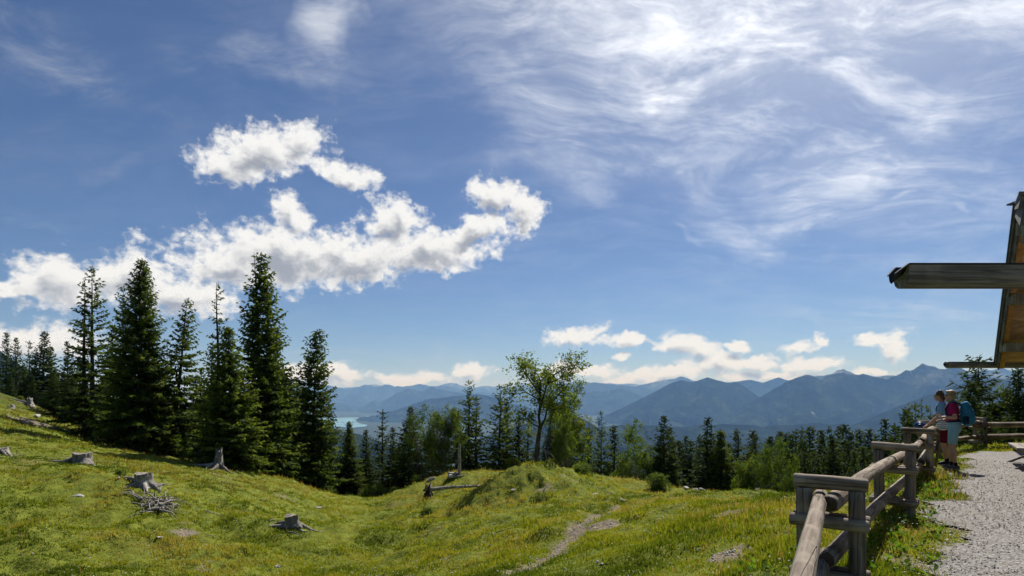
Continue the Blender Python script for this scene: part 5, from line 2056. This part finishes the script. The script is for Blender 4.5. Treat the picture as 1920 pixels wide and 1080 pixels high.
class Blob:
    """overlapping lofted shells; fused into one skin by a voxel remesh"""
    def __init__(self):
        self.mb = MB()

    def loft(self, rings, n=14):
        """rings: (centre, half width, half depth) with optional axis pair"""
        ids = []
        for k, rg in enumerate(rings):
            c, a, b = Vector(rg[0]), rg[1], rg[2]
            p = Vector(rings[max(0, k - 1)][0])
            q = Vector(rings[min(len(rings) - 1, k + 1)][0])
            t = (q - p).normalized()
            x = Vector((1, 0, 0))
            x = x - t * x.dot(t)
            x = x.normalized() if x.length > 0.2 else Vector((0, 1, 0)).cross(t).normalized()
            y = t.cross(x).normalized()
            ids.append(self.mb.addv([c + x * a * math.cos(6.28318 * j / n) + y * b * math.sin(6.28318 * j / n) for j in range(n)]))
        for k in range(len(rings) - 1):
            for j in range(n):
                j2 = (j + 1) % n
                self.mb.face((ids[k] + j, ids[k] + j2, ids[k + 1] + j2, ids[k + 1] + j))
        self.mb.face([ids[0] + j for j in reversed(range(n))])
        self.mb.face([ids[-1] + j for j in range(n)])

    def limb(self, pts, rad, n=10):
        """rounded tapering limb"""
        P = [Vector(p) for p in pts]
        rings = []
        t0 = (P[1] - P[0]).normalized()
        rings.append((P[0] - t0 * rad[0] * 0.8, rad[0] * 0.45, rad[0] * 0.45))
        for i in range(len(P)):
            rings.append((P[i], rad[i], rad[i]))
            if i < len(P) - 1:
                rings.append((P[i].lerp(P[i + 1], 0.5), (rad[i] + rad[i + 1]) * 0.5, (rad[i] + rad[i + 1]) * 0.5))
        t1 = (P[-1] - P[-2]).normalized()
        rings.append((P[-1] + t1 * rad[-1] * 0.8, rad[-1] * 0.45, rad[-1] * 0.45))
        self.loft(rings, n)

    def ball(self, c, rx, ry, rz, n=14):
        c = Vector(c)
        rings = []
        for k in range(9):
            a = -math.pi / 2 + math.pi * (k + 0.35) / 8.7
            rings.append((c + Vector((0, 0, rz * math.sin(a))), rx * math.cos(a), ry * math.cos(a)))
        ids = [self.mb.addv([r[0] + Vector((r[1] * math.cos(6.28318 * j / n), r[2] * math.sin(6.28318 * j / n), 0)) for j in range(n)]) for r in rings]
        for k in range(8):
            for j in range(n):
                j2 = (j + 1) % n
                self.mb.face((ids[k] + j, ids[k] + j2, ids[k + 1] + j2, ids[k + 1] + j))
        self.mb.face([ids[0] + j for j in reversed(range(n))])
        self.mb.face([ids[-1] + j for j in range(n)])

    def fuse(self, name, mat, parent, voxel=0.008, smooth=4):
        me = self.mb.mesh(name, MAT[mat])
        o = bpy.data.objects.new(name, me)
        COL.objects.link(o)
        r = o.modifiers.new('fuse', 'REMESH')
        r.mode = 'VOXEL'
        r.voxel_size = voxel
        s = o.modifiers.new('soft', 'SMOOTH')
        s.iterations = smooth
        s.factor = 0.5
        bpy.context.view_layer.update()
        dg = bpy.context.evaluated_depsgraph_get()
        me2 = bpy.data.meshes.new_from_object(o.evaluated_get(dg))
        o.modifiers.clear()
        o.data = me2
        bpy.data.meshes.remove(me)
        me2.name = name
        if not me2.materials:
            me2.materials.append(MAT[mat])
        me2.polygons.foreach_set('use_smooth', np.ones(len(me2.polygons), dtype=bool))
        o.parent = parent
        return o


def hand(bl, wrist, fdir, down, thumb, curl=0.5):
    """palm, four fingers of unequal length and a thumb from the side of the palm"""
    w, f, dn, th = Vector(wrist), Vector(fdir).normalized(), Vector(down).normalized(), Vector(thumb).normalized()
    bl.loft([(w, 0.024, 0.020), (w + f * 0.03, 0.030, 0.018), (w + f * 0.075, 0.036, 0.017), (w + f * 0.092, 0.032, 0.014)], 12) if abs(f.x) < 0.9 else bl.limb([w, w + f * 0.08], [0.026, 0.030])
    for k, ln in enumerate((0.066, 0.076, 0.071, 0.054)):
        b = w + f * 0.082 + th * (0.027 - 0.018 * k)
        m = b + f * ln * 0.50 + dn * ln * 0.18 * curl
        e = m + f * ln * (0.42 - 0.25 * curl) + dn * ln * 0.55 * curl
        bl.limb([b, m, e], [0.0095, 0.0085, 0.0072], 8)
    b = w + f * 0.028 + th * 0.022
    bl.limb([b, b + f * 0.030 + th * 0.026, b + f * 0.058 + th * 0.030 + dn * 0.018 * curl], [0.012, 0.010, 0.008], 8)


def head(bl, c, fwd, tilt=0.0):
    """skull, face, nose, lips, chin and ears; looks along fwd (a vector in the xy plane)"""
    c = Vector(c)
    f = Vector((fwd[0], fwd[1], 0)).normalized()
    s = Vector((f.y, -f.x, 0))
    up = Vector((0, 0, 1))
    bl.ball(c + f * -0.012 + up * 0.02, 0.074, 0.088, 0.094)
    bl.ball(c + f * 0.028 + up * -0.035, 0.056, 0.058, 0.082)
    bl.ball(c + f * 0.060 + up * -0.090, 0.024, 0.022, 0.020)
    bl.limb([c + f * 0.082 + up * 0.014, c + f * 0.094 + up * -0.012, c + f * 0.102 + up * -0.030], [0.008, 0.010, 0.0125], 8)
    bl.limb([c + f * 0.080 + up * -0.060 + s * 0.018, c + f * 0.084 + up * -0.060, c + f * 0.080 + up * -0.060 - s * 0.018], [0.006, 0.009, 0.006], 8)
    bl.limb([c + f * 0.076 + up * 0.026 + s * 0.034, c + f * 0.082 + up * 0.028, c + f * 0.076 + up * 0.026 - s * 0.034], [0.009, 0.008, 0.009], 8)
    for k in (-1, 1):
        e = c + s * k * 0.074 + f * -0.008 + up * -0.012
        bl.limb([e + up * -0.024, e + s * k * 0.006, e + up * 0.022 - f * 0.006], [0.008, 0.011, 0.010], 8)
    return f, s


def person(name, label, loc, yaw, pose, look):
    root = empty(name, loc, label, 'person')
    root.rotation_euler = (0, 0, yaw)
    root.scale = (0.93, 0.93, 1.0)
    P = pose
    lean = P['lean']                       # forward offset per metre above the hips

    def T(x, y, z):
        return Vector((x, y + lean * max(0, z - 0.90) + P.get('hip', 0.0), z))
    body = Blob()
    torso = [(0.80, 0.10, 0.10, 0), (0.86, 0.160, 0.118, -0.012), (0.94, 0.172, 0.125, -0.015), (1.02, 0.150, 0.108, -0.005), (1.10, 0.135, 0.098, 0.004), (1.20, 0.148, 0.112, 0.014),
             (1.28, 0.160, 0.125, 0.020), (1.36, 0.162, 0.100, 0.0), (1.41, 0.120, 0.076, -0.008), (1.44, 0.062, 0.060, -0.004)]
    body.loft([(T(0, y, z), a, b) for z, a, b, y in torso], 18)
    body.limb([T(0, -0.010, 1.41), T(0, 0.012, 1.47), T(0, 0.022, 1.53)], [0.056, 0.050, 0.050])
    hc = T(0, 0.035, 1.575)
    f, s = head(body, hc, look)
    for k, lg in ((-1, P['left_leg']), (1, P['right_leg'])):
        hip = T(0.088 * k, -0.005, 0.88)
        kn, an = Vector(lg[0]), Vector(lg[1])
        body.limb([hip, hip.lerp(kn, 0.5) + Vector((0, 0.008, 0)), kn], [0.092, 0.078, 0.056], 14)
        body.limb([kn, kn.lerp(an, 0.30) + Vector((0, -0.016, 0)), kn.lerp(an, 0.7), an], [0.054, 0.058, 0.042, 0.035], 14)
        body.limb([an, an + Vector((0, 0.03, -0.04)), an + Vector((0, 0.13, -0.055))], [0.036, 0.036, 0.028], 10)
    for k, ar in ((-1, P['left_arm']), (1, P['right_arm'])):
        sh = T(0.165 * k, -0.004, 1.365)
        el, wr, fd, dn, tb, cu = Vector(ar[0]), Vector(ar[1]), ar[2], ar[3], ar[4], ar[5]
        body.limb([sh, sh.lerp(el, 0.5), el], [0.056, 0.046, 0.038], 12)
        body.limb([el, el.lerp(wr, 0.35), wr], [0.038, 0.038, 0.025], 12)
        hand(body, wr, fd, dn, tb, cu)
    body.fuse('body', 'skin', root, 0.0076, 3)
    # eyes
    for k in (-1, 1):
        e = Blob()
        e.ball(hc + f * 0.079 + s * k * 0.031 + Vector((0, 0, 0.006)), 0.010, 0.010, 0.009, 8)
        e.mb.build('eye', MAT['eye_dark'], root, True)
    # T-shirt
    sh = Blob()
    sh.loft([(T(0, y, z), a + 0.014, b + 0.016) for z, a, b, y in torso[P.get('hem', 2):9]], 18)
    for k, ar in ((-1, P['left_arm']), (1, P['right_arm'])):
        so = T(0.156 * k, -0.004, 1.372)
        el = Vector(ar[0])
        sh.limb([so, so.lerp(el, 0.35), so.lerp(el, 0.62)], [0.076, 0.070, 0.062], 12)
    sh.fuse('shirt', P['shirt'], root, 0.010, 3)
    # shorts down to the knee
    sr = Blob()
    sr.loft([(T(0, y, z), a + 0.016, b + 0.018) for z, a, b, y in torso[0:4]], 18)
    for k, lg in ((-1, P['left_leg']), (1, P['right_leg'])):
        hip = T(0.088 * k, -0.005, 0.88)
        kn = Vector(lg[0])
        e = hip.lerp(kn, P['short_len'])
        sr.loft([(hip, 0.098, 0.112), (hip.lerp(e, 0.4), 0.094, 0.100), (hip.lerp(e, 0.8), 0.084, 0.088), (e, 0.080, 0.082)], 16)
    sr.fuse('shorts', P['shorts'], root, 0.010, 3)
    # socks and shoes
    for k, lg in ((-1, P['left_leg']), (1, P['right_leg'])):
        an = Vector(lg[1])
        so = Blob()
        so.limb([an + Vector((0, 0, 0.045)), an + Vector((0, -0.005, -0.02))], [0.042, 0.044], 12)
        so.fuse('sock', 'black_fabric', root, 0.008, 2)
        sb = Blob()
        b = Vector((an.x, an.y, 0.0))
        sb.loft([(b + Vector((0, -0.085, 0.050)), 0.030, 0.030), (b + Vector((0, -0.065, 0.052)), 0.040, 0.046), (b + Vector((0, 0.0, 0.058)), 0.043, 0.052), (b + Vector((0, 0.06, 0.048)), 0.046, 0.042),
                 (b + Vector((0, 0.13, 0.038)), 0.048, 0.032), (b + Vector((0, 0.175, 0.032)), 0.034, 0.024)], 14)
        sho = sb.fuse('shoe', P['shoe'], root, 0.008, 2)
        sl = Blob()
        sl.loft([(b + Vector((0, -0.092, 0.011)), 0.034, 0.012), (b + Vector((0, 0.0, 0.011)), 0.042, 0.013), (b + Vector((0, 0.10, 0.011)), 0.049, 0.013), (b + Vector((0, 0.182, 0.013)), 0.034, 0.011)], 12)
        sl.fuse('sole', 'sole', sho, 0.008, 1)
    return root, hc, f, s, T


# both stand at the fence and look out to the left, over the valley
YAW = R(54)
GZ = GRAVEL_Z
B_LOC = Vector((9.47, 13.08, GZ + 0.005))
A_LOC = Vector((9.86, 13.90, GZ + 0.0))
blond = dict(lean=0.05, hip=0.0, hem=2, shirt='magenta_fabric', shorts='pale_blue_fabric', short_len=0.84, shoe='shoe_grey',
             left_leg=((-0.095, 0.02, 0.475), (-0.10, -0.03, 0.10)), right_leg=((0.10, 0.05, 0.48), (0.11, 0.05, 0.10)),
             left_arm=((-0.215, -0.035, 1.105), (-0.17, 0.20, 1.115), (0.15, 1, 0.02), (0.3, 0.1, -0.9), (0.2, 0.2, 1), 0.8),
             right_arm=((0.215, -0.03, 1.105), (0.12, 0.18, 1.05), (-0.3, 1, -0.1), (0, 0.1, -1), (-0.9, 0.2, 0.3), 0.7))
dark = dict(lean=0.16, hip=-0.02, hem=3, shirt='sky_fabric', shorts='maroon_fabric', short_len=0.92, shoe='black_fabric',
            left_leg=((-0.09, 0.03, 0.475), (-0.09, -0.03, 0.10)), right_leg=((0.09, 0.02, 0.475), (0.10, -0.06, 0.10)),
            left_arm=((-0.225, 0.14, 1.10), (-0.16, 0.33, 0.905), (0.1, 1, -0.55), (0, -0.2, -1), (0.9, 0.4, 0.1), 0.8),
            right_arm=((0.225, 0.14, 1.10), (0.14, 0.34, 0.905), (-0.1, 1, -0.55), (0, -0.2, -1), (-0.9, 0.4, 0.1), 0.8))

root, hc, f, s, T = person('person', 'person with short blond hair, magenta T-shirt and pale blue shorts by the fence', B_LOC, YAW, blond, (-0.05, 1))
h_ = Blob()
h_.ball(hc + Vector((0, -0.022, 0.040)), 0.086, 0.094, 0.088)
h_.ball(hc + Vector((0, -0.060, -0.005)), 0.070, 0.052, 0.075)
h_.ball(hc + Vector((0, 0.055, 0.085)), 0.060, 0.040, 0.030)
h_.fuse('hair', 'blond_hair', root, 0.008, 2)
b_ = Blob()
b_.loft([(hc + Vector((0, -0.016, 0.004)), 0.088, 0.093), (hc + Vector((0, -0.014, 0.024)), 0.089, 0.096)], 20)
b_.mb.build('headband', MAT['band_grey'], root, True)
c_ = Blob()
c_.loft([(T(0, -0.004, 1.415), 0.085, 0.078), (T(0, 0.004, 1.445), 0.070, 0.068), (T(0, 0.012, 1.475), 0.060, 0.060)], 16)
c_.fuse('scarf', 'scarf_green', root, 0.008, 2)
g_ = MB()
for k in (-1, 1):
    p0 = hc + f * 0.090 + s * k * 0.030 + Vector((0, 0, 0.006))
    g_.tube([p0, p0 + f * 0.003], [0.021, 0.020], 12)
    g_.tube([p0 + s * k * 0.020, hc + s * k * 0.082 + Vector((0, 0, 0.012))], [0.0035, 0.0035], 6)
g_.build('sunglasses', MAT['dark_lens'], root, True)

root2, hc2, f2, s2, T2 = person('person', 'person with dark tied hair, blue T-shirt and maroon shorts leaning on the fence', A_LOC, YAW, dark, (0.0, 1))
h_ = Blob()
h_.ball(hc2 + Vector((0, -0.024, 0.032)), 0.086, 0.094, 0.090)
h_.ball(hc2 + Vector((0, -0.075, -0.02)), 0.062, 0.055, 0.065)
h_.ball(hc2 + Vector((0, -0.105, -0.06)), 0.042, 0.040, 0.055)
rr2 = random.Random(3)
for k in range(26):
    a, b = rr2.uniform(0, 6.28), rr2.uniform(-0.2, 1.4)
    q = hc2 + Vector((0.080 * math.cos(a) * math.cos(b), -0.03 + 0.088 * math.sin(a) * math.cos(b), 0.035 + 0.088 * math.sin(b)))
    if q.y < hc2.y + 0.045:
        h_.ball(q, 0.016, 0.016, 0.016, 8)
h_.fuse('hair', 'brown_hair', root2, 0.007, 2)
g_ = MB()
for k in (-1, 1):
    p0 = hc2 + f2 * 0.090 + s2 * k * 0.030 + Vector((0, 0, 0.006))
    g_.tube([p0, p0 + f2 * 0.003], [0.021, 0.020], 12)
    g_.tube([p0 + s2 * k * 0.020, hc2 + s2 * k * 0.082 + Vector((0, 0, 0.012))], [0.0035, 0.0035], 6)
g_.build('sunglasses', MAT['dark_lens'], root2, True)
st = Blob()
for k in (-1, 1):
    st.limb([T2(0.095 * k, 0.135, 1.22), T2(0.10 * k, 0.115, 1.32), T2(0.10 * k, 0.03, 1.405), T2(0.10 * k, -0.08, 1.36), T2(0.10 * k, -0.125, 1.20)], [0.016, 0.018, 0.018, 0.018, 0.016], 8)
st.fuse('shoulder_strap', 'black_fabric', root2, 0.008, 2)


def build_backpack():
    o = empty('backpack', B_LOC, 'blue hiking backpack on the back of the blond person', 'backpack')
    o.rotation_euler = (0, 0, YAW)
    o.scale = (0.93, 0.93, 1.0)
    y0 = -0.235
    b = Blob()
    b.loft([(T(0, y0 + 0.02, 0.945), 0.10, 0.070), (T(0, y0, 0.985), 0.145, 0.105), (T(0, y0 - 0.02, 1.10), 0.158, 0.125), (T(0, y0 - 0.02, 1.24), 0.155, 0.122), (T(0, y0 - 0.01, 1.35), 0.140, 0.105),
            (T(0, y0 + 0.015, 1.425), 0.105, 0.075), (T(0, y0 + 0.02, 1.445), 0.06, 0.045)], 18)
    b.fuse('pack_body', 'pack_blue', o, 0.010, 4)
    p = Blob()
    p.loft([(T(0, y0 - 0.115, 0.99), 0.085, 0.040), (T(0, y0 - 0.135, 1.08), 0.105, 0.045), (T(0, y0 - 0.135, 1.20), 0.10, 0.040), (T(0, y0 - 0.115, 1.28), 0.07, 0.03)], 14)
    p.fuse('front_pocket', 'pack_blue', o, 0.010, 3)
    for k in (-1, 1):
        q = Blob()
        q.loft([(T(0.150 * k, y0, 0.98), 0.03, 0.055), (T(0.165 * k, y0, 1.05), 0.034, 0.065), (T(0.158 * k, y0, 1.14), 0.026, 0.055)], 12)
        q.fuse('side_pocket', 'pack_dark', o, 0.009, 2)
        st = Blob()
        st.limb([T(0.10 * k, -0.14, 1.40), T(0.11 * k, -0.05, 1.428), T(0.115 * k, 0.05, 1.41), T(0.118 * k, 0.125, 1.30), T(0.125 * k, 0.125, 1.18), T(0.155 * k, 0.02, 1.09), T(0.14 * k, -0.13, 1.06)],
                [0.022, 0.026, 0.028, 0.026, 0.020, 0.014, 0.012], 8)
        st.fuse('shoulder_strap', 'pack_dark', o, 0.008, 2)
    hb = Blob()
    hb.loft([(T(0, -0.008, 1.005), 0.176, 0.134), (T(0, -0.006, 1.045), 0.170, 0.128)], 24)
    hb.fuse('hip_belt', 'pack_dark', o, 0.008, 2)
    lp = MB()
    lp.tube([T(-0.03, -0.20, 1.44), T(0, -0.20, 1.475), T(0.03, -0.20, 1.44)], [0.008, 0.008, 0.008], 6)
    lp.build('grab_loop', MAT['pack_dark'], o, True)


build_backpack()


def helmet(name, label, loc, rot, shell, pad):
    o = empty(name, loc, label, 'helmet')
    o.rotation_euler = rot
    # shell of ribs with open vents between them
    for k in range(5):
        t = (k - 2) / 2.2
        mb = MB()
        x = 0.088 * t
        w = math.sqrt(max(0.05, 1 - t * t * 0.86))
        pts, rad = [], []
        for i in range(9):
            a = math.pi * i / 8
            pts.append((x * (0.8 + 0.25 * math.sin(a)), 0.125 * w * math.cos(a), 0.105 * w * math.sin(a)))
            rad.append(0.0135 if abs(i - 4) < 3 else 0.011)
        mb.tube(pts, rad, 8)
        mb.build('rib', MAT[shell], o, True)
    mb = MB()
    ring = [(0.090 * math.cos(a), 0.118 * math.sin(a), 0.0) for a in [6.28318 * i / 20 for i in range(21)]]
    mb.tube(ring, [0.013] * 21, 8, cap=False)
    mb.build('rim', MAT[shell], o, True)
    b = Blob()
    b.ball((0, 0, 0.012), 0.072, 0.098, 0.078, 14)
    b.mb.build('padding', MAT[pad], o, True)
    mb = MB()
    for k in (-1, 1):
        mb.tube([(0.080 * k, 0.05, 0), (0.05 * k, 0.01, -0.09), (0, 0.0, -0.12)], [0.005, 0.005, 0.005], 5)
    mb.build('chin_strap', MAT['black_fabric'], o, True)
    return o


def loc_world(base, v):
    return base + Matrix.Rotation(YAW, 3, 'Z') @ Vector(v)


helmet('bike_helmet', 'white vented bike helmet hanging at the hip of the dark haired person', loc_world(A_LOC, (-0.255, 0.03, 0.90)), (0, R(-78), YAW), 'white_shell', 'black_fabric')
helmet('bike_helmet', 'blue bike helmet resting on the fence before the dark haired person', loc_world(A_LOC, (0.03, 0.47, 0.855)), (0, 0, YAW), 'blue_shell', 'black_fabric')
